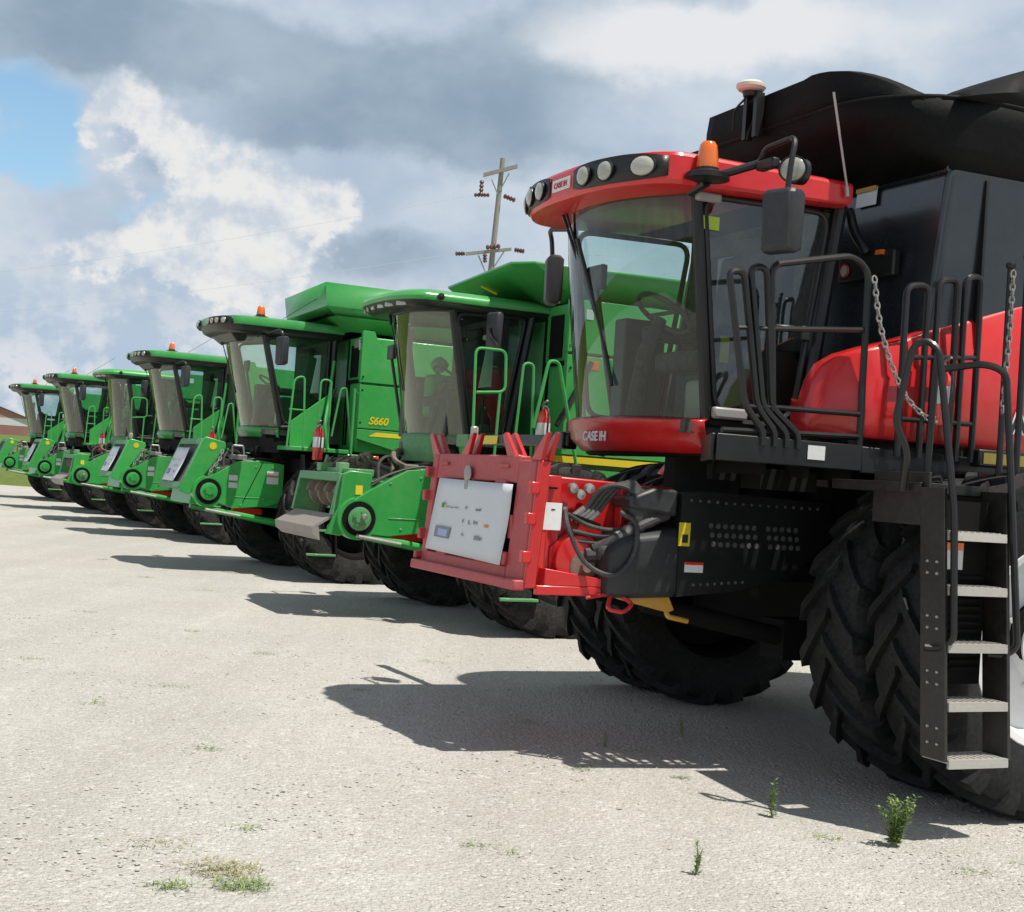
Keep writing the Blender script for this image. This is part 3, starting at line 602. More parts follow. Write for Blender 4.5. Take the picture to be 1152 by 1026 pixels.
    m.loft(rings); m.build('gear_cover', PLASTIC, T, bevel=.012, sharp=45)
    m = MB(); m.prism([(1.61, .985), (1.61, 1.61), (1.35, 1.625), (.52, 1.60), (.48, 1.4), (.80, 1.12), (1.2, 1.03)], 'y', .50, .79); m.b2(.5, .9, .45, .70, 1.1, 1.58)
    m.mat()
    for r0 in range(3):
        for k in range(13):
            if k != 7: m.lathe([(.017, 0), (.017, .002), (.001, .0021)], (1.40 - k * .052 - r0 * .012, .791, 1.42 - r0 * .055), 'y', 10)  # grey discs: light seen through the holes, put into the colour
    for k in range(16): m.lathe([(.010, 0), (.010, .006), (.0001, .007)], (1.55 - k * .062, .791, 1.565 - (k > 3) * .004), 'y', 8)
    for k in range(8): m.lathe([(.010, 0), (.010, .006), (.0001, .007)], (1.5 - k * .05, .791, 1.06 + k * .004), 'y', 8)
    g = m.build('side_guard', [BLACK, lambda: surf('hole and bolt grey', (.045, .05, .052), .55, dust=.2)], T, bevel=.006)
    m = MB(); m.lathe([(.001, -.01), (.11, 0), (.13, .05), (.10, .11), (.001, .13)], (1.82, .62, 1.50), 'y', 20); m.prism([(1.62, 1.46), (1.62, 1.62), (1.78, 1.63), (1.95, 1.56), (1.95, 1.5)], 'y', .52, .76); m.build('top_cover', PLASTIC, T, bevel=.02)
    MB().b2(1.545, 1.635 - .01, .792, .794, 1.29, 1.43).build('yellow_label', YEL, g); MB().b2(1.56, 1.60, .795, .796, 1.31, 1.36).build('label_mark', INKB, g)
    MB().b2(1.44, 1.57, .792, .794, 1.135, 1.195).build('white_label', WHITE, g); MB().b2(1.44, 1.57, .795, .796, 1.18, 1.197).build('red_label_band', REFRED, g)
    m = MB(); m.b2(.98, 1.02, .70, .785, 1.0, 1.06); m.build('bracket', DEEP, g)
    # red loop handle and bar
    m = MB(); m.tube([(2.02, .72, .985), (2.07, .78, .90), (1.97, .80, .885), (1.90, .78, .935), (1.97, .72, .985)], .013, 8, smooth=.03); m.tube([(2.18, .72, .96), (2.0, .72, .99)], .012, 6); m.build('drop_handle', RED, T)
    # hoses
    def hose(pts, r=.017): return MB().tube(curve(pts, 8), r, 8).build('hydraulic_hose', HOSE, T)
    for k in range(4):
        d = k * .032
        hose([(2.16 - d, .58, 1.46), (2.07 - d, .63, 1.60), (1.95 - d * .6, .68, 1.62 + d * .3), (1.86 - d * .2, .72, 1.54), (1.90 - d * .4, .72, 1.42), (2.0 - d * .5, .66, 1.32), (2.06 - d, .6, 1.25)], .016)
    hose([(2.30, .60, 1.47), (2.30, .68, 1.34), (2.20, .72, 1.16), (2.05, .80, 1.10), (1.93, .80, 1.22), (1.90, .76, 1.40), (1.98, .70, 1.47)], .015)
    hose([(2.28, .60, 1.44), (2.15, .62, 1.38), (2.0, .66, 1.36), (1.85, .68, 1.40)], .013); hose([(2.24, .6, 1.34), (2.05, .64, 1.32), (1.9, .68, 1.37), (1.75, .66, 1.42)], .013); hose([(2.2, .6, 1.28), (2.02, .64, 1.28), (1.88, .66, 1.34)], .012)
    MB().tube(curve([(2.1, .62, 1.24), (1.98, .69, 1.31), (1.84, .72, 1.40), (1.66, .70, 1.47)], 8), .034, 10).build('hose_sleeve', HOSE, T)
    m = MB()
    for k in range(4): m.tube([(2.24 - k * .032, .56, 1.41 - .012 * k), (2.16 - k * .032, .585, 1.48 - .006 * k)], .019, 8)
    m.tube([(2.30, .60, 1.42), (2.30, .60, 1.48)], .02, 8); m.lathe([(.028, 0), (.028, .04), (.012, .05)], (1.93, .70, 1.37), 'y', 12)
    for q in (.1, .3, .5, .7): p = Vector((2.02, .69, 1.30)).lerp(Vector((1.7, .72, 1.47)), q); m.tube([p, p + Vector((-.025, 0, .013))], .037, 10)
    m.build('hose_coupler', STEEL, T)
    m = MB(); m.hexa([(2.34, .545, 1.44), (2.34, .60, 1.44), (2.05, .60, 1.36), (2.05, .545, 1.36)], [(2.34, .545, 1.47), (2.34, .60, 1.47), (2.05, .60, 1.39), (2.05, .545, 1.39)]); m.build('coupler_plate', DEEP, T)
    m = MB(); m.lathe([(.05, 0), (.07, .02), (.07, .12), (.04, .15)], (2.03, .55, 1.22), 'y', 16); m.tube([(2.15, .6, 1.2), (1.95, .65, 1.22)], .045, 10); m.b2(2.1, 2.2, .52, .58, 1.22, 1.34); m.build('quick_coupler', HOSE, T, bevel=.008)
    # lift cylinder, amber stop
    m = MB(); m.tube([(1.7, .55, .93), (.62, .62, .72)], .06, 12); m.tube([(1.9, .52, .98), (1.7, .55, .93)], .035, 10); m.b2(.4, .75, .45, .7, .6, .85); m.tube([(1.6, -.5, .93), (.6, -.5, .72)], .06, 12); m.build('lift_cylinder', DEEP, T)
    m = MB(); m.prism([(1.95, .965), (1.62, .975), (1.58, .90), (1.62, .885), (1.9, .945)], 'y', .60, .72); m.tube([(1.62, .70, .89), (1.62, .72, .86), (1.48, .72, .835)], .016, 8, smooth=.02); m.build('cylinder_stop', YELD, T)
    for x, z in ((1.22, .87), (1.0, .89), (.82, .82)): MB().b2(x, x + .035, .485, .487, z + .25, z + .37).build('yellow_label', YEL, T)
    # tank warning decals
    MB().box((.285, .66, 3.60), (.004, .20, .13), Matrix.Rotation(-.08, 3, 'Y')).build('warning_decal', WHITE, T); MB().box((.293, .66, 3.647), (.004, .20, .035), Matrix.Rotation(-.08, 3, 'Y')).build('decal_band', YELD, T)
    MB().lathe([(.045, 0), (.045, .004), (.001, .005)], (.379, .60, 3.11), 'x', 20).build('round_decal', WHITE, T); MB().lathe([(.045, .0), (.048, .003), (.048, .006), (.036, .007), (.036, .004)], (.380, .60, 3.11), 'x', 20, cap=False).build('decal_ring', REFRED, T)
    m = MB(); m.box((.345, .80, 3.12), (.06, .54, .17)); m.tube([(.36, .8, 3.2), (.40, .70, 3.34), (.42, .66, 3.5)], .035, 8, smooth=.06); m.build('wiring_box', BLACK, T, bevel=.02)
    MB().box((.385, .95, 3.19), (.03, .06, .03)).build('side_marker', ORANGE, T)
    return T

# ------------------------------------------------------------------ green combines
def make_green(old, loc, rz):
    T = empty('combine_harvester', loc, rz)
    for y in (1.32, 1.92, -1.32, -1.92): wheel(T, 0.0, y, .93, .50, .56, DEEP, rub=RUBBER2)  # rims near-black on all wheels: shade under the machine put into the colour
    for y in (1.35, -1.35): wheel(T, -3.8, y, .66, .42, .36, DEEP, rub=RUBBER2)
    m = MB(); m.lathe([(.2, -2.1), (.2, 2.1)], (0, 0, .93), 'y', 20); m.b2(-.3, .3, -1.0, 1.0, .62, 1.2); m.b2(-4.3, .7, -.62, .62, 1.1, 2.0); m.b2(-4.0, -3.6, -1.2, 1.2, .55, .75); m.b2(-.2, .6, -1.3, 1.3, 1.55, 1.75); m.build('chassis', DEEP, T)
    # cab
    if old: Ab, At, Bb, Bt, bul, half, zf = (.68, 2.08), (.95, 3.47), (.20, 2.08), (-.02, 3.52), (.38, .34), .80, 2.06
    else: Ab, At, Bb, Bt, bul, half, zf = (.86, 2.20), (1.20, 3.54), (.10, 2.25), (.10, 3.70), (.34, .34), .80, 2.16
    V = lambda p, s=1: Vector((p[0], s * half, p[1]))
    rows = []
    for k in range(9):
        q = k / 8; rows.append(arc_pts(Ab[0] + (At[0] - Ab[0]) * q, bul[0] + (bul[1] - bul[0]) * q, half, Ab[1] + (At[1] - Ab[1]) * q + .0, 22, 2.6 if old else 2.4))
    MB().grid(rows).build('windshield', GLSG, T)
    m = MB()
    for s in (1, -1): m.tube([V(Ab, s), V(At, s)], .045 if old else .035, 8); m.tube([V(Bb, s), V(Bt, s)], .055, 8); m.tube([V(At, s), V(Bt, s)], .03, 8); m.tube([V(Ab, s), V(Bb, s)], .035, 8)
    m.tube(arc_pts(At[0], bul[1], half, At[1], 16), .025, 8); m.build('cab_frame', BLACK, T)
    for s in (1, -1):
        ring = [V(Ab, s) + Vector((-.05, s * .01, .05)), V(At, s) + Vector((-.05, s * .01, -.04)), V(Bt, s) + Vector((.08, s * .01, -.05)), V(Bb, s) + Vector((.08, s * .01, .05))]
        door = MB().tube(fillet([ring[3].lerp(ring[0], .5)] + ring + [ring[3].lerp(ring[0], .5)], .1), .02, 8).build('door' if s > 0 else 'side_window', BLACK, T)
        MB().grid([[ring[0].lerp(ring[1], k / 4).lerp(ring[3].lerp(ring[2], k / 4), j / 4) for j in range(5)] for k in range(5)]).build('pane', GLSD, door)
        if s > 0:
            h_ = Bb[0] + .2; MB().box((h_, half + .03, zf + .55), (.16, .03, .04)).build('handle', PLASTIC, door, bevel=.01)
    interior(T, Bb[0] + .02, Ab[0] + .1, half, zf, At[1])
    if old:
        m = MB(); m.box((.72, -.1, 2.55), (.3, .22, .5)); m.lathe([(.001, -.08), (.10, -.04), (.11, .03), (.07, .1), (.001, .12)], (.72, -.1, 2.9), 'z', 12); m.build('green_bag', lambda: surf('bright green plastic', (.02, .4, .12), .4, dust=0), T, bevel=.05)
    # roof
    if old: H, XR, XC, XF, z0, zs = .90, -.20, 1.30, 1.62, 3.47, (3.535, 3.62, 3.67, 3.70)
    else: H, XR, XC, XF, z0, zs = .90, .0, 1.58, 1.90, 3.56, (3.66, 3.78, 3.81, 3.82)
    m = MB(); m.loft([outline(XR, XC - .1, XF - .12, H - .08, z0 - .01), outline(XR, XC - .05, XF - .06, H - .03, z0 + .02), outline(XR, XC - .01, XF - .01, H, zs[0])]); m.build('roof_soffit', BLACK, T, sharp=50)
    m = MB(); m.loft([outline(XR - .01, XC, XF, H + .01, zs[0] + .002), outline(XR - .01, XC + .01, XF + .01, H + .02, (zs[0] + zs[1]) / 2), outline(XR, XC, XF - .02, H, zs[1]), outline(XR, XC, XF, H, zs[2], cx=.6, sc=.86), outline(XR, XC, XF, H, zs[3], cx=.6, sc=.5)])
    roof = m.build('roof', GREEN, T, sharp=45)
    if old:
        for y in (.62, .38, .14, -.14, -.38, -.62):
            x = roof_front(XC, XF, H, y) - .05
            o = MB().box((x, y, z0 + .035), (.03, .14, .055), Matrix.Rotation(math.atan2(y * 1.2, 1.2), 3, 'Z')).build('work_lamp', LENS, T, bevel=.01)
        m = MB(); m.lathe([(.0001, -.03), (.04, -.01), (.04, .02), (.001, .03)], (1.15, .93, 3.58), 'y', 12, cap=False); m.build('marker_lamp', BLACK, T)
    else:
        for y0, y1 in ((.20, .86), (-.20, -.86)):
            pan = MB().grid(front_patch(XC, XF + .01, H + .02, y0, y1, zs[0] - .02, zs[1] - .008, .006, 12)).build('lamp_panel', BLACK, roof, thick=.004)
            for q in (.14, .36, .58, .80):
                y = y0 + (y1 - y0) * q; x = roof_front(XC, XF + .01, H + .02, y); d = (roof_front(XC, XF, H, y + .01) - roof_front(XC, XF, H, y - .01)) / .02
                lamp(roof, Vector((x, y, (zs[0] + zs[1]) / 2 - .012)) + Vector((1, -d, 0)).normalized() * .012, (1, -d, 0), .05, .045)
        m = MB(); m.hexa([(1.52, .5, 3.44), (1.52, -.5, 3.44), (1.30, -.5, 3.46), (1.30, .5, 3.46)], [(1.66, .6, 3.56), (1.66, -.6, 3.56), (1.2, -.6, 3.56), (1.2, .6, 3.56)]); m.build('visor_pod', BLACK, T, bevel=.02)
        beacon(T, 1.22, .62, 3.81, 1.1, .72)
        m = MB(); m.tube([(.9, .7, 3.82), (.2, .95, 4.35)], .004, 5); m.build('whip_antenna', BLACK, T)
    xm = .66 if old else 1.08
    if old:
        mirror(T, (xm, 1.32, 3.22), [(xm + .04, 1.55, 2.98), (xm + .05, 1.55, 3.06), (xm + .05, 1.36, 3.15), (xm + .05, 1.33, 3.25)], R(12), .42, .22, .09)
    else:
        mirror(T, (xm, 1.36, 3.29), [(1.18, .92, 3.56), (1.12, 1.30, 3.60), (xm, 1.37, 3.55), (xm, 1.37, 3.3)], R(12), .42, .22, .12)
    mirror(T, (xm + .05, -1.28, 3.25), [(1.1, -.9, 3.58), (1.1, -1.25, 3.6), (xm + .05, -1.3, 3.5), (xm + .05, -1.3, 3.3)], R(-15), .4, .2, .1)
    m = MB(); xa = Ab[0] + bul[0]; xb = At[0] + bul[1]; m.tube([(xb + .005, -.32, At[1] - .01), (xb - .005, -.30, At[1] - .12)], .02, 6); m.tube([(xb + .0, -.30, At[1] - .06), (xa + (xb - xa) * .35 + .012, -.10, Ab[1] + .5)], .008, 6); m.build('wiper', BLACK, T)
    # cab base / nose
    dz = .30 if old else .13
    rows = [arc_pts(Ab[0] + e, bul[0] + .01, w, z, 18) for z, e, w in ((zf - dz, -.05, .72), (zf - dz + .02, .0, .78), (zf - .03, .03, .81), (zf + .03, .01, .81))]
    m = MB(); m.grid(rows); m.build('nose_band', GREEN2 if old else GREEN, T, thick=.015, sharp=60)
    if old: MB().box((1.085, -.22, 1.92), (.03, .10, .16)).build('latch', RUSTY, T, bevel=.02)
    m = MB(); m.b2(Bb[0], Ab[0] + .2, -.76, .76, zf - .35, zf - .06); m.b2(.3, .9, -.6, .6, 1.55, 1.8); m.build('cab_base', DEEP, T)
    # hydraulics tangle on top of the feeder house
    m = MB(); rnd = random.Random(3 + old)
    for k in range(9):
        x = rnd.uniform(.7, 1.5); y = rnd.uniform(-.5, .5)
        m.tube(curve([(x, y, 1.6), (x + rnd.uniform(-.1, .3), y + rnd.uniform(-.2, .2), 1.78 + rnd.uniform(0, .12)), (x + rnd.uniform(-.4, .2), y + rnd.uniform(-.3, .3), 1.75), (x - .4, y, 1.62)], 6), rnd.choice((.018, .028, .04)), 8)
    m.build('hydraulic_hose', HOSE if not old else RUSTY, T)
    m = MB(); m.lathe([(.07, 0), (.07, .4)], (.95, .05, 1.72), 'y', 14); m.box((.7, .3, 1.70), (.3, .25, .2)); m.box((1.2, .42, 1.66), (.18, .2, .14)); m.build('drive_motor', RUSTY if old else DEEP, T, bevel=.02)
    # sloping shield in front of the platform, beside the cab
    m = MB(); zb = zf - .28
    if not old: m.prism([(.74, zb), (.74, zf + .14), (.13, zf + .62), (.13, zb)], 'y', .90, .94)
    m.b2(.0, .9, .85, 1.5, zf - .30, zf - .24); m.build('platform', GREEN, T, bevel=.008)
    if not old: MB().tube([(.42, .97, zb), (.10, .97, zf + .66)], .03, 8).build('support_strut', BLACK, T)
    # wall between cab and side body
    X0 = -.10 if not old else -.16
    m = MB(); m.b2(-4.2, X0 - .03, -1.42, 1.42, 1.9 if not old else 1.75, 3.62); m.hexa([(-6.6, -1.0, 2.0), (-6.6, 1.0, 2.0), (-4.2, 1.38, 1.6), (-4.2, -1.38, 1.6)], [(-6.3, -1.0, 3.0), (-6.3, 1.0, 3.0), (-4.2, 1.38, 3.5), (-4.2, -1.38, 3.5)])
    body = m.build('body', GREEN, T, bevel=.02)
    m = MB(); m.b2(X0 - .028, X0 - .01, .84, .87, 2.0, 3.6); m.b2(X0 - .028, X0 + .0, .87, 1.40, 2.93, 2.98); m.b2(X0 - .03, X0 - .015, .98, 1.30, 3.02, 3.5); m.b2(X0 - .028, X0 - .008, .95, .99, 2.0, 2.93); m.build('panel_seam', DEEP, body)
    for s in (1, -1):
        m = MB()
        if not old:
            m.prism([(X0, 2.94), (X0, 3.70), (X0 - .18, 3.70), (X0 - .34, 3.35), (X0 - .55, 3.22), (X0 - 3.8, 3.20), (X0 - 3.8, 2.94)], 'y', s * 1.425, s * 1.50)
            m.prism([(X0, 2.26), (X0, 2.90), (X0 - 3.9, 2.90), (X0 - 3.9, 2.26)], 'y', s * 1.425, s * 1.51)
            m.prism([(X0, 2.10), (X0, 2.24), (X0 - 3.9, 2.24), (X0 - 3.9, 1.70), (X0 - .6, 1.96)], 'y', s * 1.425, s * 1.515)
        else:
            m.prism([(X0, 1.95), (X0, 3.04), (X0 - 3.9, 3.04), (X0 - 3.9, 1.95)], 'y', s * 1.425, s * 1.50); m.prism([(X0, 3.08), (X0, 3.66), (X0 - 3.9, 3.66), (X0 - 3.9, 3.08)], 'y', s * 1.425, s * 1.49)
            m.prism([(X0, 1.60), (X0, 1.80), (X0 - 3.9, 1.80), (X0 - 3.9, 1.40)], 'y', s * 1.425, s * 1.50)
        m.mat()
        for x in (X0 - .04, X0 - .9, X0 - 1.9, X0 - 2.8):
            for z in ((2.34, 2.82, 3.02) if not old else (2.05, 2.9, 3.2)): m.lathe([(.016, 0), (.013, .007), (.001, .008)], (x, s * 1.509, z), 'y', 8, cap=False)
        for x in (X0 - 1.3, X0 - 2.6): m.b2(x - .006, x + .006, s * 1.507, s * 1.512, 2.28, 2.88)
        m.build('side_panel', [GREEN, DEEP], T, bevel=.012)
    if not old:
        MB().b2(X0 - .012, X0 + .004, 1.36, 1.41, 3.42, 3.52).build('white_label', WHITE, T)
        text('model_number', 'S660', .155, YEL, T, (-.27, 1.513, 2.325), SIDE, ext=.003, shear=.25, off=.004)
        m = MB(); m.prism([(-.28, 2.145), (-.40, 2.21), (-3.6, 2.20), (-3.6, 2.145)], 'y', 1.516, 1.519); m.build('yellow_stripe', YEL, T)
        m = MB(); m.b2(-.35, .15, 1.2, 1.48, 1.60, 1.86); m.build('battery_box', GREEN, T, bevel=.02)
        MB().b2(-.1, .12, 1.483, 1.486, 1.66, 1.80).build('white_label', WHITE, T); MB().b2(-.1, .12, 1.488, 1.490, 1.77, 1.80).build('orange_label', YELD, T); MB().box((-.42, 1.5, 1.82), (.1, .03, .08)).build('reflector', ORANGE, T, bevel=.01)
    else:
        m = MB(); m.prism([(-.10, 1.86), (-.10, 1.93), (-3.9, 1.93), (-3.9, 1.83)], 'y', 1.43, 1.52); m.build('yellow_stripe', YEL, T)
        m = MB(); m.tube([(-.45, 1.52, 2.98), (-.05, 1.56, 2.25)], .03, 8); m.build('support_strut', BLACK, T)
        MB().b2(-.55, -.42, 1.503, 1.506, 2.90, 3.0).build('red_label', ORANGE, T); MB().b2(-.45, -.36, 1.493, 1.496, 3.45, 3.56).build('white_label', WHITE, T)
        m = MB(); m.b2(-.3, 1.0, 1.25, 1.5, 1.60, 1.78); m.build('battery_box', GREEN, T, bevel=.02)
    # hand rails
    def loop(pts, r=.016): return MB().tube(pts, r, 8, smooth=.08).build('railing', GREEN, T)
    if old:
        loop([(.93, 1.6, 1.8), (.97, 1.6, 3.0), (.62, 1.6, 3.0), (.60, 1.6, 2.56), (.93, 1.6, 2.53)]); loop([(.66, 1.6, 2.55), (.68, 1.6, 1.8)])
        loop([(.42, 1.5, 1.8), (.36, 1.5, 2.9), (.24, 1.5, 2.9), (.20, 1.5, 1.8)]); loop([(.25, 1.62, 2.2), (.12, 1.62, 2.94), (.0, 1.62, 2.94), (-.3, 1.62, 1.8)], .02)
        m = MB(); m.b2(.9, 1.0, 1.3, 1.62, 1.95, 2.08); m.build('marker_bracket', GREEN2, T); MB().box((.94, 1.64, 2.1), (.08, .06, .14)).build('marker_lamp', LENS, T, bevel=.02)
    else:
        loop([(.95, 1.5, 1.9), (.9, 1.5, 2.9), (.75, 1.5, 2.95), (.7, 1.5, 1.9)]); loop([(.50, 1.5, 1.9), (.5, 1.5, 2.92), (.34, 1.5, 2.92), (.34, 1.5, 1.9)]); loop([(.34, 1.66, 2.1), (.24, 1.66, 2.8), (.16, 1.66, 2.82), (.02, 1.66, 1.9)])
        loop([(.14, .97, 3.25), (.2, 1.0, 2.6), (.3, 1.2, 2.3), (.26, 1.3, 1.9)], .025)
        loop([(.05, 1.72, 1.5), (.05, 1.72, 2.82)], .02); loop([(-.05, 1.60, 2.75), (.06, 1.72, 2.8)], .012); loop([(.7, 1.5, 2.45), (.95, 1.5, 2.45)], .013)
    # ladder
    m = MB()
    for x in (.34, .80): m.hexa([(x - .015, 1.75, 1.8), (x + .015, 1.75, 1.8), (x + .015, 1.87, 1.8), (x - .015, 1.87, 1.8)], [(x - .015, 2.12, .38), (x + .015, 2.12, .38), (x + .015, 2.24, .38), (x - .015, 2.24, .38)])
    ladder = m.build('ladder', DEEP, T, bevel=.006)  # green stringers made near-black: their shade is put into the colour
    for z in (.42, .76, 1.10, 1.44): y = 2.17 - (z - .38) / 1.42 * .37; MB().b2(.352, .788, y - .09, y + .09, z - .03, z).build('step', GREEN2, ladder, bevel=.006)
    # feeder house
    XH = 1.64 if old else 2.08
    m = MB(); m.hexa([(.3, -.66, .98), (.3, .56, .98), (.3, .56, 1.62), (.3, -.66, 1.62)], [(XH, -.70, .98), (XH, .56, .98), (XH - .08, .56, 1.52), (XH - .08, -.70, 1.52)]); fh = m.build('feeder_house', GREEN, T, bevel=.012)
    zc = 1.10 if old else 1.18
    cx = 1.84
    if old: prof = [(1.50, .92), (.45, 1.06), (.45, 1.66), (.95, 1.70), (1.30, 1.66), (1.72, 1.42), (1.9, 1.30)]
    else: prof = [(1.45, .95), (.95, 1.0), (.72, 1.08), (.72, 1.64), (1.05, 1.68), (1.45, 1.64), (1.72, 1.46), (1.9, 1.38)]
    a0 = math.atan2(prof[-1][1] - zc, prof[-1][0] - cx); a1 = math.atan2(prof[0][1] - zc, prof[0][0] - cx) + 2 * PI if False else math.atan2(prof[0][1] - zc, prof[0][0] - cx)
    rad = .235; k = 14; st = R(75); en = R(-135)
    prof = prof + [(cx + rad * math.cos(st + (en - st) * i / k), zc + rad * math.sin(st + (en - st) * i / k)) for i in range(k + 1)]
    m = MB(); m.prism(prof, 'y', .565, .70); m.mat()
    for x, z in ((1.0, 1.10), (1.35, 1.0), (1.5, 1.5), (1.15, 1.58), (.9, 1.58)): m.lathe([(.018, 0), (.014, .008), (.001, .009)], (x, .70, z), 'y', 8, cap=False)
    m.box((1.15, .702, 1.12), (.7, .01, .012)); m.build('drive_shield', [GREEN, GREEN2], fh, bevel=.02, seg=3)
    m = MB(); m.lathe([(.19, 0), (.19, .012), (.001, .0125)], (cx, .702, zc), 'y', 28); pul = m.build('recess_shade_disc', DEEP, fh)  # flat dark disc: the shade inside the recess put into its colour
    m = MB(); m.lathe([(.125, 0), (.13, .02), (.10, .03), (.05, .03), (.05, .055), (.001, .056)], (cx, .715, zc), 'y', 24); 
    for q in range(4): a = q * PI / 2 + .4; m.box((cx + .07 * math.cos(a), .75, zc + .07 * math.sin(a)), (.03, .03, .03))
    m.build('pulley', GREEN2 if old else GREEN, pul)
    if old: MB().lathe([(.028, 0), (.03, .05), (.018, .055), (.001, .06)], (cx - .03, .77, zc + .03), 'y', 10).build('hub_nut', STEEL, pul)
    if not old:
        for q in ((1.42, 1.55, .703, .705, 1.36, 1.44), (1.42, 1.55, .703, .705, 1.25, 1.33), (.80, .98, .703, .705, 1.34, 1.44), (.80, .98, .703, .705, 1.47, 1.53), (1.2, 1.35, .60, .68, 1.665, 1.672)): MB().b2(*q).build('white_label', WHITE, fh)
        MB().b2(.80, .98, .703, .7055, 1.445, 1.465).build('orange_label', YELD, fh)
        m = MB(); m.tube([(1.05, .703, 1.66), (1.32, .703, 1.05)], .006, 6); m.build('crease', DEEP, fh)
        m = MB(); m.tube([(1.50, .60, 1.66), (1.50, .60, 1.88), (1.34, .60, 1.88), (1.30, .60, 1.66)], .016, 8, smooth=.02); m.box((1.40, .58, 1.71), (.24, .12, .07)); m.build('coupler_handle', STEEL, fh, bevel=.01)
        # swing plate of the header mount
        m = MB(); m.prism([(2.26, 1.16), (2.10, 1.12), (1.60, 1.84), (1.62, 1.92), (1.90, 1.98), (1.96, 1.94)], 'y', .57, .63); m.build('mount_plate', GREEN, T, bevel=.012)
        m = MB(); m.lathe([(.055, 0), (.055, .004), (.001, .0045)], (1.80, .632, 1.85), 'y', 14); m.build('yellow_decal', YEL, T)
        chain('chain', [(1.66, .66, 1.80), (1.70, .68, 1.66), (1.80, .68, 1.52), (1.85, .68, 1.42)], T, .07, .011)
        f0, f1 = Vector((2.24, 0, 1.20)), Vector((1.93, 0, 1.94))
    else:
        m = MB(); m.prism([(2.18, .92), (2.02, .90), (1.66, 1.10), (1.70, 1.60), (1.94, 1.62), (2.02, 1.58), (2.06, 1.2)], 'y', .57, .64); m.build('mount_plate', GREEN, T, bevel=.012)
        MB().b2(1.80, 1.88, .642, .645, 1.36, 1.46).build('yellow_decal', YEL, T)
        f0, f1 = Vector((2.10, 0, 1.12)), Vector((2.02, 0, 1.58))
    # header mouth frame
    up = (f1 - f0); L_ = up.length; up.normalize(); nrm = Vector((up.z, 0, -up.x))
    def fp(y, v, d): return f0 + up * v + nrm * d + Vector((0, y, 0))
    m = MB()
    def slab(y0, y1, v0, v1, d0=-.05, d1=.02): m.hexa([fp(y0, v0, d0), fp(y1, v0, d0), fp(y1, v1, d0), fp(y0, v1, d0)], [fp(y0, v0, d1), fp(y1, v0, d1), fp(y1, v1, d1), fp(y0, v1, d1)])
    YL = -.98 if old else -.70
    slab(YL - .08, YL, 0, L_, -.3 if old else -.05); slab(.50, .57, 0, L_, -.3 if old else -.05); slab(YL - .0002, .5002, L_ - .09, L_ + .004, -.048, .022)
    if not old: slab(-.7002, .5002, -.004, .09, -.052, .024)
    frame = m.build('header_frame', GREEN2, T, bevel=.008)
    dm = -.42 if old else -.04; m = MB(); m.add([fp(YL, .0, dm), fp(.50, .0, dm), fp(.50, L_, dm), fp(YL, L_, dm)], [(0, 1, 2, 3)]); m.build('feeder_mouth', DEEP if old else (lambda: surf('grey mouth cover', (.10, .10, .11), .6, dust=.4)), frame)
    if old:
        m = MB(); m.lathe([(.10, -.96), (.10, .48)], (1.85, 0, 1.36), 'y', 18)
        for k in range(4):
            y = -.86 + k * .36
            rings = []
            for j in range(19):
                a = 2 * PI * j / 18; yy = y + .12 * j / 18
                rings.append([(1.85 + .10 * math.cos(a), yy, 1.36 + .10 * math.sin(a)), (1.85 + .165 * math.cos(a), yy + .02, 1.36 + .165 * math.sin(a)), (1.85 + .165 * math.cos(a), yy + .08, 1.36 + .165 * math.sin(a)), (1.85 + .10 * math.cos(a), yy + .1, 1.36 + .10 * math.sin(a))])
            m.loft(rings)
        m.build('feeder_drum', RUSTY, frame)
        m = MB(); m.hexa([(2.08, -1.0, 1.10), (2.08, .55, 1.10), (2.30, .55, .96), (2.30, -1.0, .96)], [(2.08, -1.0, 1.13), (2.08, .55, 1.13), (2.31, .55, .985), (2.31, -1.0, .985)]); m.hexa([(2.30, -1.02, .90), (2.30, .56, .90), (2.22, .56, .84), (2.22, -1.02, .84)], [(2.315, -1.02, .985), (2.315, .56, .985), (2.24, .56, .985), (2.24, -1.02, .985)]); m.build('mouth_lip', STEEL if False else (lambda: surf('worn lip steel', (.33, .31, .29), .5, metal=.2, dust=.6, dustcol=(.28, .22, .16), scale=6)), frame)
        m = MB(); m.box((1.96, -.35, 1.64), (.12, .16, .1)); m.box((1.94, .30, 1.64), (.12, .12, .12)); m.box((1.8, 0, 1.60), (.3, 1.1, .08)); m.tube([(1.95, -.35, 1.66), (1.93, -.33, 1.78)], .02, 8); m.build('mount_lug', GREEN2, frame, bevel=.01)
    else:
        m = MB(); m.b2(1.66, 1.95, -.72, .55, 1.86, 1.94); m.build('mouth_hood', GREEN2, frame, bevel=.02)
    m = MB()
    for k in range(2): m.tube(curve([(.6, .60 - k * .05, 1.68), (1.1, .62 - k * .05, 1.71 - k * .02), (1.45, .62, 1.62), (1.7, .64, 1.50 - k * .03)], 6), .014, 6)
    m.tube(curve([(1.3, .3, 1.66), (1.45, .45, 1.80), (1.6, .55, 1.72), (1.62, .62, 1.52)], 6), .018, 6); m.build('feeder_hose', HOSE, T)
    m = MB(); m.b2(.2, 1.2, -.5, .5, 1.70, 1.74); m.box((.55, .1, 1.85), (.25, .5, .22)); m.tube([(.8, -.4, 1.8), (.8, .62, 1.8)], .05, 10); m.lathe([(.11, 0), (.11, .06), (.04, .07), (.04, .1)], (.8, .62, 1.8), 'y', 16); m.build('reverser_gearbox', DEEP, T, bevel=.02)
    # lower rail, cylinders
    m = MB(); m.tube([(1.85, .64, .93), (1.0, .68, .80), (.35, .72, .72)], .045, 10); m.tube([(1.8, -.55, .93), (.4, -.6, .7)], .05, 10); m.build('lift_cylinder', GREEN, T)
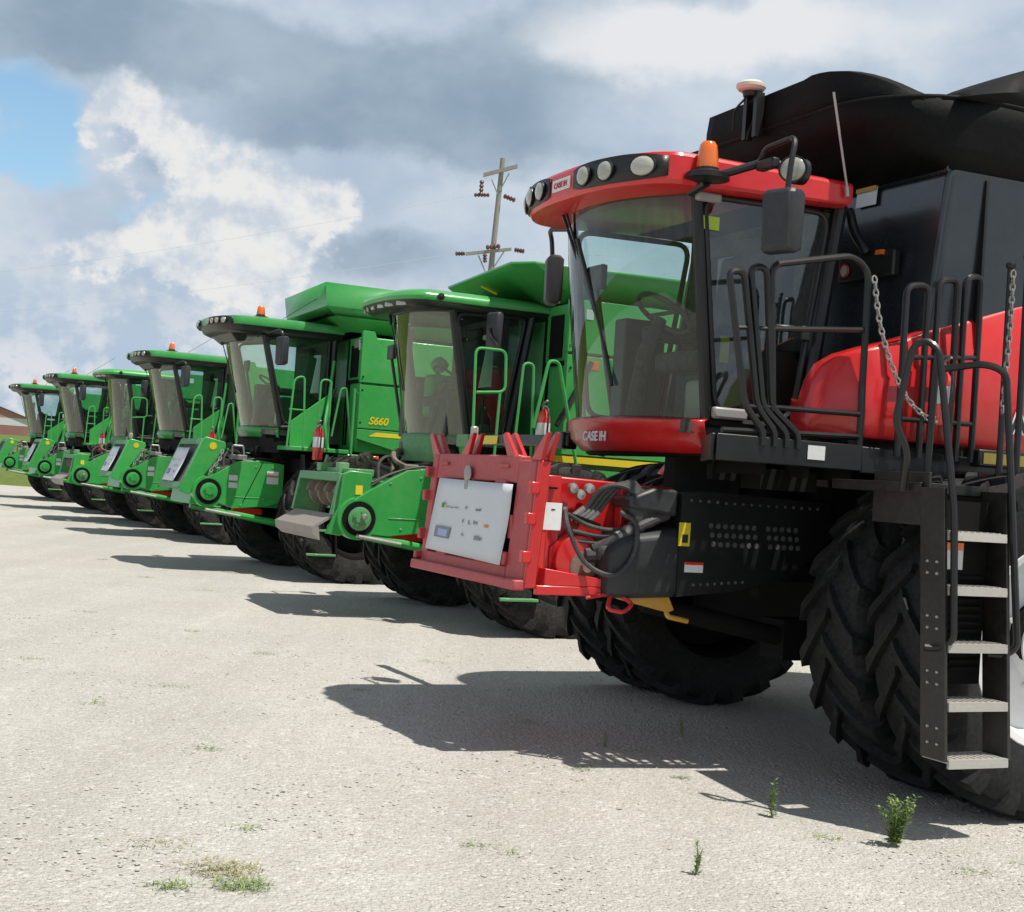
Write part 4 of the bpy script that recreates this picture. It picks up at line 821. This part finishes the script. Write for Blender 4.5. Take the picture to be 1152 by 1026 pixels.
    m = MB(); m.tube([(1.86, .70, .915), (1.35, .74, .845)], .022, 8); m.build('cylinder_rod', STEEL, T)
    m = MB(); m.b2(.9, 1.35, .2, .3, .86, .95); m.build('stop_bracket', REFRED, T)
    return T

def add_tank_ext(T, old):
    if not old:
        m = MB()
        # raised box with sloping underside and a chamfered front corner
        top = [(.32, -1.2), (.50, 1.42), (-2.8, 1.42), (-2.8, -1.42), (.20, -1.42)]
        bot = [(.28, -1.16), (.45, 1.38), (-2.8, 1.40), (-2.8, -1.40), (.15, -1.38)]
        low = [(-.12, -.9), (-.02, 1.15), (-2.6, 1.2), (-2.6, -1.2), (-.2, -1.15)]
        m.loft([[(x, y, 3.70) for x, y in low], [(x, y, 4.02) for x, y in bot], [(x, y, 4.36) for x, y in top]], cap=False)
        o = m.build('tank_extension', GREEN, T, thick=.015, sharp=20); m = MB(); m.add([(x * .97, y * .97, 3.9) for x, y in bot], [tuple(range(5))]); m.build('tank_floor', DEEP, o)
        MB().box((.10, .85, 3.88), (.06, .22, .05)).build('work_lamp', LENS, T, bevel=.01); MB().box((-.12, 1.22, 3.52), (.03, .2, .12)).build('tank_window', LENS, T)
    else:
        m = MB()
        low = [(-.20, -1.0), (-.10, 1.0), (-.4, 1.30), (-2.8, 1.30), (-2.8, -1.30), (-.5, -1.30)]
        top = [(.25, -1.2), (.48, 1.25), (.30, 1.50), (-3.0, 1.60), (-3.0, -1.60), (.0, -1.45)]
        m.loft([[(x, y, 3.64) for x, y in low], [(x, y, 3.99) for x, y in top], [(x, y, 4.01) for x, y in top]], cap=False); o = m.build('tank_extension', GREEN, T, thick=.015, sharp=20)
        m = MB(); m.add([(x * .8 - .1, y * .9, 3.90) for x, y in top], [tuple(range(6))]); m.build('tank_floor', DEEP, o)
        MB().tube([(.13, .1, 3.80), (.26, -.1, 3.90)], .012, 6).build('yellow_decal', YEL, o)

# ------------------------------------------------------------------ place the machines
RED_T = make_red()
def mat_of(T): return Matrix.Translation(T.location) @ Matrix.Rotation(T.rotation_euler.z, 4, 'Z')
MR = mat_of(RED_T)
GRP = 'combine harvesters parked in a row'
SPOTS = {'g1': (-.22, 16.85, 204), 'g2': (-3.06, 22.3, 206), 'g3': (-6.25, 30.1, 206), 'g4': (-8.7, 34.9, 205), 'g5': (-11.5, 40.7, 206), 'g6': (-15.15, 48.3, 206)}
g2 = make_green(False, (SPOTS['g2'][0], SPOTS['g2'][1], 0), R(SPOTS['g2'][2]))
g1 = make_green(True, (SPOTS['g1'][0], SPOTS['g1'][1], 0), R(SPOTS['g1'][2]))
greens = {'g1': g1, 'g2': g2}
for k, src in (('g3', g2), ('g4', g1), ('g5', g2), ('g6', g2)):
    o = copy_tree(src); o.location = (SPOTS[k][0], SPOTS[k][1], 0); o.rotation_euler = (0, 0, R(SPOTS[k][2])); greens[k] = o
add_tank_ext(g2, False); add_tank_ext(g1, True)
for k, lb in (('g1', 'older green combine with flared tank lid and rusty open feeder mouth, behind the red one'), ('g2', 'green combine with a tall boxy tank extension and yellow number on its side'),
              ('g3', 'green combine with orange beacon and price sheet, just left of the boxy tank one'), ('g4', 'far green combine without a beacon, in the middle of the small distant ones'),
              ('g5', 'far green combine with beacon, second from the left end of the row'), ('g6', 'smallest, farthest green combine at the left end of the row, beside the barn')):
    tag(greens[k], lb, 'combine harvester', GRP)
def tl(v): return (v[0] - (v[2] - 1.0) * .07, v[1], v[2])
make_sign('large white price sheet in the dull red feeder frame of the nearest combine', MR, [tl((2.588, -.83, 1.125)), tl((2.588, .385, 1.105)), tl((2.588, .425, 1.59)), tl((2.588, -.74, 1.60))])
for k, lb in (('g2', 'white price sheet in the grey feeder mouth of the combine with the boxy tank'), ('g3', 'small white price sheet left of the combine with the red stop bracket and beacon'), ('g5', 'tiny white price sheet near the left edge of the row')):
    make_sign(lb, mat_of(greens[k]), [(2.235, -.60, 1.29), (2.235, .18, 1.29), (2.02, .18, 1.80), (2.02, -.60, 1.80)])
make_extinguisher('red extinguisher behind the black rails of the red combine', MR, .34, 1.53, 2.10, .80)
for k, lb, x, y, z in (('g1', 'red and white extinguisher between the red combine and the older green cab', .14, 1.62, 1.93), ('g2', 'red and white extinguisher above the rusty open feeder mouth', .52, 1.62, 1.74),
                       ('g3', 'small red and white extinguisher left of the white windshield of the third combine', .52, 1.62, 1.74), ('g4', 'tiny extinguisher on the far combine without a beacon', .14, 1.62, 1.93), ('g5', 'tiniest extinguisher, second combine from the left', .52, 1.62, 1.74)):
    make_extinguisher(lb, mat_of(greens[k]), x, y, z, 1.15)

# ------------------------------------------------------------------ ground
def gravel_mat():
    m, t, b, o = nt('gravel'); co = N(t, 'ShaderNodeTexCoord').outputs['Object']
    n0 = noise(t, co, .12, 4, .55); n1 = noise(t, co, .8, 6, .6); n2 = noise(t, co, 9, 5, .65); n3 = noise(t, co, 60, 3, .7)
    v = N(t, 'ShaderNodeTexVoronoi'); v.inputs['Scale'].default_value = 42; L(t, co, v.inputs['Vector'])
    v2 = N(t, 'ShaderNodeTexVoronoi'); v2.inputs['Scale'].default_value = 95; L(t, co, v2.inputs['Vector'])
    c = mixc(t, ramp(t, n1, [(.3, 0), (.7, 1)]), (.485, .475, .435), (.60, .59, .55))
    c = mixc(t, ramp(t, n0, [(.42, 0), (.62, .55)]), c, (.54, .50, .43))
    mp = N(t, 'ShaderNodeMapping'); mp.inputs['Rotation'].default_value = (0, 0, R(22)); mp.inputs['Scale'].default_value = (.75, .06, 1); L(t, co, mp.inputs[0])
    tr = noise(t, mp.outputs[0], 1.0, 5, .6)
    c = mixc(t, ramp(t, tr, [(.40, .5), (.50, 0), (1, 0)]), c, (.42, .40, .355)); c = mixc(t, ramp(t, tr, [(.55, 0), (.68, .6)]), c, (.70, .68, .62))
    hs = N(t, 'ShaderNodeSeparateColor'); L(t, v.outputs['Color'], hs.inputs[0])
    c = mixc(t, ramp(t, hs.outputs[0], [(.0, .55), (.25, .0), (.75, 0), (1, .0)]), c, (.40, .385, .35))
    c = mixc(t, ramp(t, hs.outputs[1], [(.70, 0), (1, .6)]), c, (.76, .74, .70))
    c = mixc(t, ramp(t, n2, [(.40, .5), (.56, 0)]), c, (.47, .445, .395))
    c = mixc(t, ramp(t, n3, [(.34, .75), (.5, 0)]), c, (.36, .345, .31)); c = mixc(t, ramp(t, noise(t, co, 140, 2, .6), [(.36, .5), (.5, 0)]), c, (.33, .32, .29))
    L(t, c, b.inputs['Base Color']); b.inputs['Roughness'].default_value = .95; b.inputs['Specular IOR Level'].default_value = .15
    ad = N(t, 'ShaderNodeMath', operation='ADD'); L(t, v.outputs['Distance'], ad.inputs[0]); 
    mm = N(t, 'ShaderNodeMath', operation='MULTIPLY'); L(t, v2.outputs['Distance'], mm.inputs[0]); mm.inputs[1].default_value = .5; L(t, mm.outputs[0], ad.inputs[1])
    ad2 = N(t, 'ShaderNodeMath', operation='MULTIPLY_ADD'); L(t, n2, ad2.inputs[0]); ad2.inputs[1].default_value = -1.2; L(t, ad.outputs[0], ad2.inputs[2])
    bp = N(t, 'ShaderNodeBump', invert=True); bp.inputs['Strength'].default_value = .8; bp.inputs['Distance'].default_value = .016; L(t, ad2.outputs[0], bp.inputs['Height']); L(t, bp.outputs[0], b.inputs['Normal'])
    return m
def grass_mat():
    m, t, b, o = nt('grass field'); co = N(t, 'ShaderNodeTexCoord').outputs['Object']
    n1 = noise(t, co, .05, 5); n2 = noise(t, co, 2.5, 5, .7)
    c = mixc(t, n1, (.10, .17, .035), (.17, .19, .06)); c = mixc(t, ramp(t, n2, [(.35, .6), (.6, 0)]), c, (.06, .10, .02))
    L(t, c, b.inputs['Base Color']); b.inputs['Roughness'].default_value = 1; b.inputs['Specular IOR Level'].default_value = .1
    return m
GM = gravel_mat()
def gh(x, y):
    q = min(1, max(0, (x + .9 * (9.4 - y) - .9) / 2.2)); return -.085 * q * q * (3 - 2 * q) + .012 * mnoise.noise((x * .35, y * .35, 0)) + .006 * mnoise.noise((x * 1.3, y * 1.3, 3))
m = MB(); xs = [-60, -40, -30] + [-24 + i * .6 for i in range(70)] + [22, 30, 45, 60]; ys = [-30, -15, -6] + [0 + i * .6 for i in range(90)] + [56, 60]
rows = [[(x, y, gh(x, y)) for x in xs] for y in ys] + [[(x, 64.2 + .5 * mnoise.noise((x * .3, 5, 0)) + .02 * x, -.01) for x in xs]]
m.grid(rows); tag(m.build('gravel_lot', GM), kind='structure')
def terr(x, y):
    d = y - 66 if y > 66 else 0
    d = max(d, abs(x) - 64, -32 - y, 0)
    return -.30 + .28 * min(1, d / 3) + 1.9 * (1 - math.exp(-d / 45)) + d * .012
m = MB(); g = [-3000, -1500, -800, -400, -250, -180, -140, -110, -90, -75, -67, -64, -45, -25, -10, 5, 20, 35, 50, 62, 64, 66, 69, 75, 90, 110, 140, 180, 250, 400, 800, 1500, 3000]
m.grid([[(x, y, terr(x, y)) for x in g] for y in g]); tag(m.build('grass_field', grass_mat()), kind='structure')
# loose stones lying on the lot (uncountable)
m = MB(); rnd = random.Random(11)
for i in range(7000):
    y = 4.2 + 10 * rnd.random() ** 2.2; x = (rnd.random() - .5) * .86 * y
    s = rnd.uniform(.004, .0095) * (1 + .03 * y) * (1.6 if rnd.random() < .05 else 1); z = gh(x, y) + s * .2
    a = [Vector((rnd.uniform(.7, 1.2) * s * math.cos(q * PI / 2.5 + i), rnd.uniform(.7, 1.2) * s * math.sin(q * PI / 2.5 + i), rnd.uniform(-.2, .2) * s)) + Vector((x, y, z)) for q in range(5)]
    m.add(a + [Vector((x, y, z + s * .62)), Vector((x, y, z - s * .5))], [(q, (q + 1) % 5, 5) for q in range(5)] + [((q + 1) % 5, q, 6) for q in range(5)])
tag(m.build('loose_stones', lambda: surf('limestone chips', (.58, .565, .52), .9, dust=.4, dustcol=(.36, .34, .31), scale=4, var=.3), sharp=5), 'loose pale limestone chips scattered over the lot', 'gravel', kind='stuff')

# ------------------------------------------------------------------ plants
def leafm(name, c1, c2):
    if name in MC: return MC[name]
    m, t, b, o = nt(name); co = N(t, 'ShaderNodeTexCoord').outputs['Object']
    L(t, mixc(t, noise(t, co, 14, 3), c1, c2), b.inputs['Base Color']); b.inputs['Roughness'].default_value = .6
    b.inputs['Subsurface Weight'].default_value = 0; MC[name] = m; return m
LEAF = lambda: leafm('weed leaf', (.13, .22, .045), (.27, .36, .11))
DRY = lambda: leafm('dry grass', (.22, .22, .07), (.40, .36, .16))
def leaf(m, p, d, ln, w, droop=.2):
    d = Vector(d).normalized(); s = d.cross(Vector((0, 0, 1)))
    s = s.normalized() if s.length > 1e-3 else Vector((1, 0, 0))
    a = Vector(p); b = a + d * ln * .5; c = a + d * ln - Vector((0, 0, ln * droop))
    m.add([a, b + s * w, c, b - s * w], [(0, 1, 2, 3)])
def weed(x, y, h, label, stems=6, spread=.35, seed=1, group=None):
    rnd = random.Random(seed); o = empty('weed', (x, y, gh(x, y) - .005)); st = MB(); lf = MB()
    for k in range(stems):
        a = rnd.uniform(0, 2 * PI); hh = h * rnd.uniform(.6, 1); lean = spread * rnd.uniform(.3, 1) * (k > 0)
        P = curve([(0, 0, 0), (lean * hh * .4 * math.cos(a), lean * hh * .4 * math.sin(a), hh * .5), (lean * hh * math.cos(a), lean * hh * math.sin(a), hh)], 7)
        st.tube(P, [.004 * (1 - .7 * i / len(P)) for i in range(len(P))], 5)
        for i, p in enumerate(P[1:]):
            f = (i + 1) / len(P)
            for j in range(4):
                b_ = rnd.uniform(0, 2 * PI); leaf(lf, p, (math.cos(b_), math.sin(b_), rnd.uniform(.2, 1.1)), h * rnd.uniform(.10, .22) * (1.15 - f * .5), h * .022, .15)
    st.build('stem', LEAF, o); lf.build('leaves', LEAF, o); tag(o, label, 'weed', group); return o
weed(2.03, 7.12, .27, 'bushy green weed growing in front of the dual tyre below the ladder', 12, .5, 3)
weed(1.50, 7.58, .23, 'tall thin pale weed at the shadow edge left of the bushy one', 2, .15, 4)
weed(.94, 6.36, .17, 'thin weed standing alone in sunlit gravel near the bottom edge', 2, .3, 5)
weed(1.25, 9.5, .12, 'small weed in the shade in front of the red combine, under the ladder side', 2, .3, 6)
weed(.70, 8.9, .10, 'tiny weed on the sunlit shadow edge in front of the red combine', 2, .3, 8)
def tuft(x, y, rad, n, label, mat, seed, group=None, h=.05):
    rnd = random.Random(seed); m = MB()
    for i in range(n):
        q = rad * rnd.random() ** .7; a = rnd.uniform(0, 2 * PI); p = Vector((q * math.cos(a) * 1.4, q * math.sin(a), 0)); b_ = rnd.uniform(0, 2 * PI)
        leaf(m, p, (math.cos(b_), math.sin(b_), rnd.uniform(.15, 1.0)), h * rnd.uniform(.5, 1.5), .0022, .2)
    o = m.build('grass_tuft', mat); o.location = (x, y, gh(x, y) - .003); tag(o, label, 'grass tuft', group); return o
tuft(-1.08, 5.82, .13, 420, 'straw coloured grass tuft at lower left', DRY, 1)
tuft(-.96, 5.66, .09, 340, 'flat green grass tuft just right of the straw coloured one', LEAF, 2)
tuft(-1.22, 5.56, .07, 130, 'sparse green grass patch below the straw coloured tuft', LEAF, 3)
tuft(-1.42, 6.0, .16, 90, 'thin dry grass left of the straw coloured tuft', DRY, 9)
rnd = random.Random(21)
for i, (px, py) in enumerate([(-.05, 6.55), (.1, 6.5), (-2.6, 9.2), (-2.9, 13.5), (-1.6, 8.0), (-4.2, 14.5), (-3.6, 11.0), (-2.0, 12.2), (.5, 8.2), (-1.1, 6.4), (-1.0, 10.5), (-4.8, 19.2), (-3.7, 17.8), (-6.2, 22), (2.3, 6.7), (1.7, 7.2), (2.6, 6.9), (1.1, 8.3), (.2, 9.6), (-.6, 12.4), (-2.3, 10.1)]):
    tuft(px, py, rnd.uniform(.04, .09) * (1 + py * .03), 60, 'small green grass sprig lying flat in the gravel', LEAF, 30 + i, 'grass sprigs scattered over the lot', .03 * (1 + py * .03))

# ------------------------------------------------------------------ utility pole and wires
WOOD = lambda: surf('weathered pole wood', (.27, .25, .22), .85, dust=.3, scale=4, bump=.2)
INS = lambda: surf('brown porcelain', (.13, .045, .028), .3, coat=.4, dust=.15)
PX, PY = -1.2, 50.0
up = empty('utility_pole', (PX, PY, 0)); tag(up, 'leaning wooden utility pole with crossarms and brown insulators behind the row', 'utility pole')
MB().tube([(-.45, 0, -.3), (-.02, 0, 8.0), (.18, 0, 13.0)], [.14, .105, .085], 12).build('pole', WOOD, up)
def ax(z): return -.02 + .2 * (z - 8) / 5
m = MB(); c = Vector((ax(12.5), -.14, 12.5)); m.hexa([c + Vector((-.62, -.06, -.23)), c + Vector((-.62, .06, -.23)), c + Vector((.56, .06, .16)), c + Vector((.56, -.06, .16))], [c + Vector((-.62, -.06, -.10)), c + Vector((-.62, .06, -.10)), c + Vector((.56, .06, .29)), c + Vector((.56, -.06, .29))]); ca = m.build('crossarm', WOOD, up)
m = MB(); m.tube([(ax(12) - .3, -.14, 12.2), (ax(12) - .05, -.1, 11.7)], .025, 6); m.tube([(ax(12) + .3, -.14, 12.45), (ax(12), -.1, 11.8)], .025, 6); m.build('brace', STEEL, ca)
m = MB(); m.hexa([(-.9, -.2, 9.46), (-.9, -.08, 9.46), (.70, -.08, 9.74), (.70, -.2, 9.74)], [(-.9, -.2, 9.57), (-.9, -.08, 9.57), (.70, -.08, 9.84), (.70, -.2, 9.84)]); cb = m.build('crossarm', WOOD, up)
m = MB(); m.tube([(-.45, -.14, 9.5), (-.1, -.1, 8.8)], .025, 6); m.tube([(.45, -.14, 9.7), (.0, -.1, 8.9)], .025, 6); m.build('brace', STEEL, cb)
def insulator(a, b, n=5, r=.10):
    a, b = Vector(a), Vector(b); P = []; rr = []
    for i in range(n * 2 + 1): P.append(a.lerp(b, i / (n * 2))); rr.append(r if i % 2 else r * .5)
    return MB().tube(P, rr, 10).build('insulator', INS, up)
insulator((-.50, -.14, 12.15), (-.50, -.14, 11.6), 4, .09); insulator((-.74, -.1, 11.62), (-.2, -.1, 11.65), 5, .08); insulator((.30, -.1, 11.66), (.72, -.1, 11.52), 4, .10)
insulator((-1.26, -.14, 9.50), (-.98, -.14, 9.52), 3, .09); insulator((-1.0, -.14, 9.52), (-.92, -.14, 9.53), 1, .08); insulator((.80, -.14, 9.78), (1.16, -.14, 9.74), 4, .10); insulator((-.20, -.2, 9.78), (.30, -.2, 9.86), 4, .10); insulator((-.22, -.2, 9.55), (-.2, -.2, 9.25), 3, .09)
def wire(a, b, sag, label):
    a, b = Vector(a), Vector(b); P = []
    for i in range(25): q = i / 24; P.append(a.lerp(b, q) - Vector((0, 0, 4 * sag * q * (1 - q))))
    o = MB().tube(P, .006, 4).build('power_line', lambda: surf('aluminium wire', (.62, .64, .66), .5, dust=0)); tag(o, label, 'power line', 'power lines from the pole'); return o
wire((PX - .76, PY - .1, 11.62), (-75, 120, 13.5), 1.6, 'upper power line running left from the pole across the clouds')
wire((PX + .74, PY - .1, 11.5), (60, 20, 12.5), 1.2, 'upper power line running right from the pole')
wire((PX - 1.28, PY - .14, 9.5), (-75, 118, 11.0), 1.6, 'lower power line running left from the pole')
wire((PX + 1.18, PY - .14, 9.7), (60, 18, 10.8), 1.2, 'lower power line running right from the pole')

# ------------------------------------------------------------------ barn far left
def barn(x, y, rz, label, w, d, h, rise, z0):
    o = empty('barn', (x, y, z0), rz); MB().b2(-w / 2, w / 2, -d / 2, d / 2, -1, h * .55).build('wall', lambda: surf('barn red siding', (.36, .16, .15), .7, dust=.3, scale=.3), o)
    MB().b2(-w / 2 - .02, w / 2 + .02, -d / 2 - .02, d / 2 + .02, h * .55, h).build('upper_wall', WHITE, o)
    m = MB(); m.prism([(-w / 2 - .4, h - .1), (0, h + rise), (w / 2 + .4, h - .1), (w / 2 + .4, h), (0, h + rise + .12), (-w / 2 - .4, h)], 'y', -d / 2 - .5, d / 2 + .5); m.build('roof', WHITE, o)
    m = MB(); m.prism([(-w / 2, h), (w / 2, h), (0, h + rise - .15)], 'y', -d / 2 - .03, d / 2 + .03); m.build('gable', lambda: surf('hazy red gable', (.55, .25, .25), .7, dust=.3, scale=.4), o)  # gable and wall paled towards pink: distance haze put into their colours
    m = MB(); m.b2(-2.2, 2.2, -d / 2 - .06, -d / 2 - .03, -1, h * .95); m.build('door', lambda: surf('barn door', (.5, .46, .42), .7), o)
    tag(o, label, 'barn')
barn(-111, 300, R(20), 'red and white barn beyond the grass at the left edge', 17, 26, 3.4, 3.0, 4.6)

# ------------------------------------------------------------------ sky, sun, camera
w = bpy.data.worlds.new('World'); S.world = w; w.use_nodes = True; t = w.node_tree; t.nodes.clear()
class E:
    def __init__(s, o): s.o = o
    def _b(s, op, b, c=None, clamp=False):
        n = N(t, 'ShaderNodeMath', operation=op, use_clamp=clamp)
        for i, v in enumerate((s, b, c)):
            if v is None: continue
            if isinstance(v, E): L(t, v.o, n.inputs[i])
            else: n.inputs[i].default_value = v
        return E(n.outputs[0])
    def __add__(s, b): return s._b('ADD', b)
    def __sub__(s, b): return s._b('SUBTRACT', b)
    def __mul__(s, b): return s._b('MULTIPLY', b)
    def ss(s, a, b):
        n = N(t, 'ShaderNodeMapRange', interpolation_type='SMOOTHSTEP'); L(t, s.o, n.inputs[0]); n.inputs[1].default_value = a; n.inputs[2].default_value = b; return E(n.outputs[0])
dirn = N(t, 'ShaderNodeTexCoord').outputs['Generated']
sp = N(t, 'ShaderNodeSeparateXYZ'); L(t, dirn, sp.inputs[0])
X, Yd, Z = E(sp.outputs[0]), E(sp.outputs[1]), E(sp.outputs[2])
az = X._b('ARCTAN2', Yd) * (180 / PI); el = E(N(t, 'ShaderNodeMath', operation='ARCSINE').outputs[0]); L(t, Z.o, el.o.node.inputs[0]); el = el * (180 / PI)
def nz(scale, detail, rough, off=0, stretch=1.0):
    mp = N(t, 'ShaderNodeMapping'); mp.inputs['Scale'].default_value = (1, 1, stretch); mp.inputs['Location'].default_value = (off, off * .7, off * .3); L(t, dirn, mp.inputs[0])
    n = N(t, 'ShaderNodeTexNoise'); n.inputs['Scale'].default_value = scale; n.inputs['Detail'].default_value = detail; n.inputs['Roughness'].default_value = rough; L(t, mp.outputs[0], n.inputs['Vector'])
    return E(n.outputs[0]), n
nA, _ = nz(9, 8, .55, 0, 1.6); nB, _ = nz(22, 9, .58, 3.1, 1.3); nC, _ = nz(5, 6, .5, 7.7, 2.2); nW, _ = nz(14, 5, .5, 11.3); nD, _ = nz(55, 8, .6, 5.5)
azw = az + (nW - .5) * 4.0; elw = el + (nB - .5) * 3.0
def blobs(lst):
    tot = None
    for a, e, ra, re, wgt in lst:
        u = (azw - a) * (1 / ra); v = (elw - e) * (1 / re); q = (u * u + v * v) * -1.0
        g = E(N(t, 'ShaderNodeMath', operation='EXPONENT').outputs[0]); L(t, q.o, g.o.node.inputs[0]); g = g * wgt
        tot = g if tot is None else tot + g
    return tot
white = blobs([(-16.2, 13.7, 1.6, 1.3, .9), (-14.2, 12.5, 1.9, 1.4, .8), (-17.4, 12.6, 1.1, .8, .7), (-12.5, 9.5, 3.2, 2.6, .85), (-9.2, 9.9, 2.6, 1.8, .8), (-7.6, 10.7, 1.2, 1.0, .6), (-13.7, 7.9, 3.6, 1.3, .7), (-16.8, 7.7, 2.2, .9, .6), (-10.2, 7.4, 3.4, 1.2, .6), (-12.0, 12.0, 1.4, 1.0, .5)])
darkb = blobs([(-13.9, 11.0, 1.5, .9, .7), (-9.4, 12.9, 2.6, .9, .8), (-5.6, 8.6, 3.4, 1.1, .9), (-18.0, 9.9, 1.2, .7, .5), (-6.5, 15.3, 9, 1.9, 1.0), (-15.5, 16.6, 6, 1.7, 1.0), (0, 17.2, 4, 2.0, .7), (-20, 15.4, 4, 1.2, .8), (-2.5, 13.3, 4.5, 1.5, .8), (-11.5, 6.6, 2.0, .7, .4), (4, 13, 5, 1.0, .35)])
blue = blobs([(-18.9, 12.5, 2.0, 1.6, 1.0), (-19.8, 10.8, 1.8, .8, .8), (-14.2, 9.9, 1.1, .5, .7), (-15.9, 9.4, 1.2, .45, .6), (-20.5, 13.3, 1.5, 1.4, .9)])
light = blobs([(4.2, 17.6, 5.0, 1.9, 1.0), (10, 18.2, 5, 1.6, .8), (17.5, 17, 4, 2, .5), (5, 8, 4, 3, .5)])
def rgb(c):
    n = N(t, 'ShaderNodeRGB'); n.outputs[0].default_value = (*c, 1); return n.outputs[0]
base = mixc(t, nA.ss(.32, .68).o, (.47, .58, .72), (.66, .74, .83))
base = mixc(t, el.ss(11, 1).o, base, mixc(t, (nB + (nD - .5) * .6).ss(.40, .62).o, (.50, .62, .76), (.80, .82, .86)))
D = (darkb + (nC - .5) * .9 + (nA - .5) * .5).ss(.25, .95)
base = mixc(t, (D * .9).o, base, mixc(t, nA.ss(.3, .7).o, (.27, .37, .48), (.41, .52, .63)))
base = mixc(t, (light + (nA - .5) * .5).ss(.3, 1.0).o, base, (.86, .88, .91))
Wm = (white + (nB - .5) * 1.5 + (nA - .5) * .6 + (nD - .5) * .8).ss(.46, .86)
shade = (nB + (nD - .5) * .5 - nA * .35).ss(.20, .44)
base = mixc(t, Wm.o, base, mixc(t, shade.o, (.62, .70, .79), (.90, .90, .89)))
# overhead, unseen: added grey cloud, darkened to cut the ambient light
base = mixc(t, el.ss(20, 40).o, base, mixc(t, nA.ss(.35, .65).o, (.20, .25, .31), (.38, .42, .46)))
B = (blue + (nB - .5) * 1.0 + (nD - .5) * .5 - Wm * .5).ss(.30, 1.05)
SUN_EL, SUN_TO = 67.5, Vector((1.25, -.8, 0)).normalized()
sky = N(t, 'ShaderNodeTexSky', sky_type='NISHITA', sun_disc=False); sky.sun_elevation = R(SUN_EL); sky.sun_rotation = math.atan2(SUN_TO.x, SUN_TO.y)
bg1 = N(t, 'ShaderNodeBackground'); skm = N(t, 'ShaderNodeMix', data_type='RGBA', blend_type='MULTIPLY'); skm.inputs[0].default_value = 1; L(t, sky.outputs[0], skm.inputs[6]); skm.inputs[7].default_value = (.95, 1.12, 1.10, 1); L(t, skm.outputs[2], bg1.inputs[0]); bg1.inputs[1].default_value = .15
bg2 = N(t, 'ShaderNodeBackground'); L(t, base, bg2.inputs[0]); bg2.inputs[1].default_value = .92
mx = N(t, 'ShaderNodeMixShader'); L(t, (B * .95).o, mx.inputs[0]); L(t, bg2.outputs[0], mx.inputs[1]); L(t, bg1.outputs[0], mx.inputs[2])
wo = N(t, 'ShaderNodeOutputWorld'); L(t, mx.outputs[0], wo.inputs[0])

sl = bpy.data.lights.new('sun', 'SUN'); sl.energy = 5.0; sl.angle = R(.6); sl.color = (1, .95, .87)
so = bpy.data.objects.new('sun', sl); COL.objects.link(so)
sd = Vector((SUN_TO.x * math.cos(R(SUN_EL)), SUN_TO.y * math.cos(R(SUN_EL)), math.sin(R(SUN_EL)))); so.rotation_euler = sd.to_track_quat('Z', 'Y').to_euler(); so.location = (6, -4, 20)

cam = bpy.data.cameras.new('camera'); co = bpy.data.objects.new('camera', cam); COL.objects.link(co); S.camera = co
cam.lens = 50; cam.sensor_width = 36; cam.clip_end = 8000; cam.clip_start = .05
pit, rol = math.atan(30 / 1600), R(3.8)
f = Vector((0, math.cos(pit), math.sin(pit))); u0 = Vector((0, -math.sin(pit), math.cos(pit))); r0 = Vector((1, 0, 0))
rt = r0 * math.cos(rol) + u0 * math.sin(rol); upv = u0 * math.cos(rol) - r0 * math.sin(rol)
co.matrix_world = Matrix(((rt.x, upv.x, -f.x, 0), (rt.y, upv.y, -f.y, 0), (rt.z, upv.z, -f.z, 1.6), (0, 0, 0, 1)))
S.view_settings.view_transform = 'Standard'; S.view_settings.look = 'None'; S.view_settings.exposure = 0; S.view_settings.gamma = 1
S.render.engine = 'CYCLES'; S.cycles.max_bounces = 8; S.cycles.transparent_max_bounces = 24
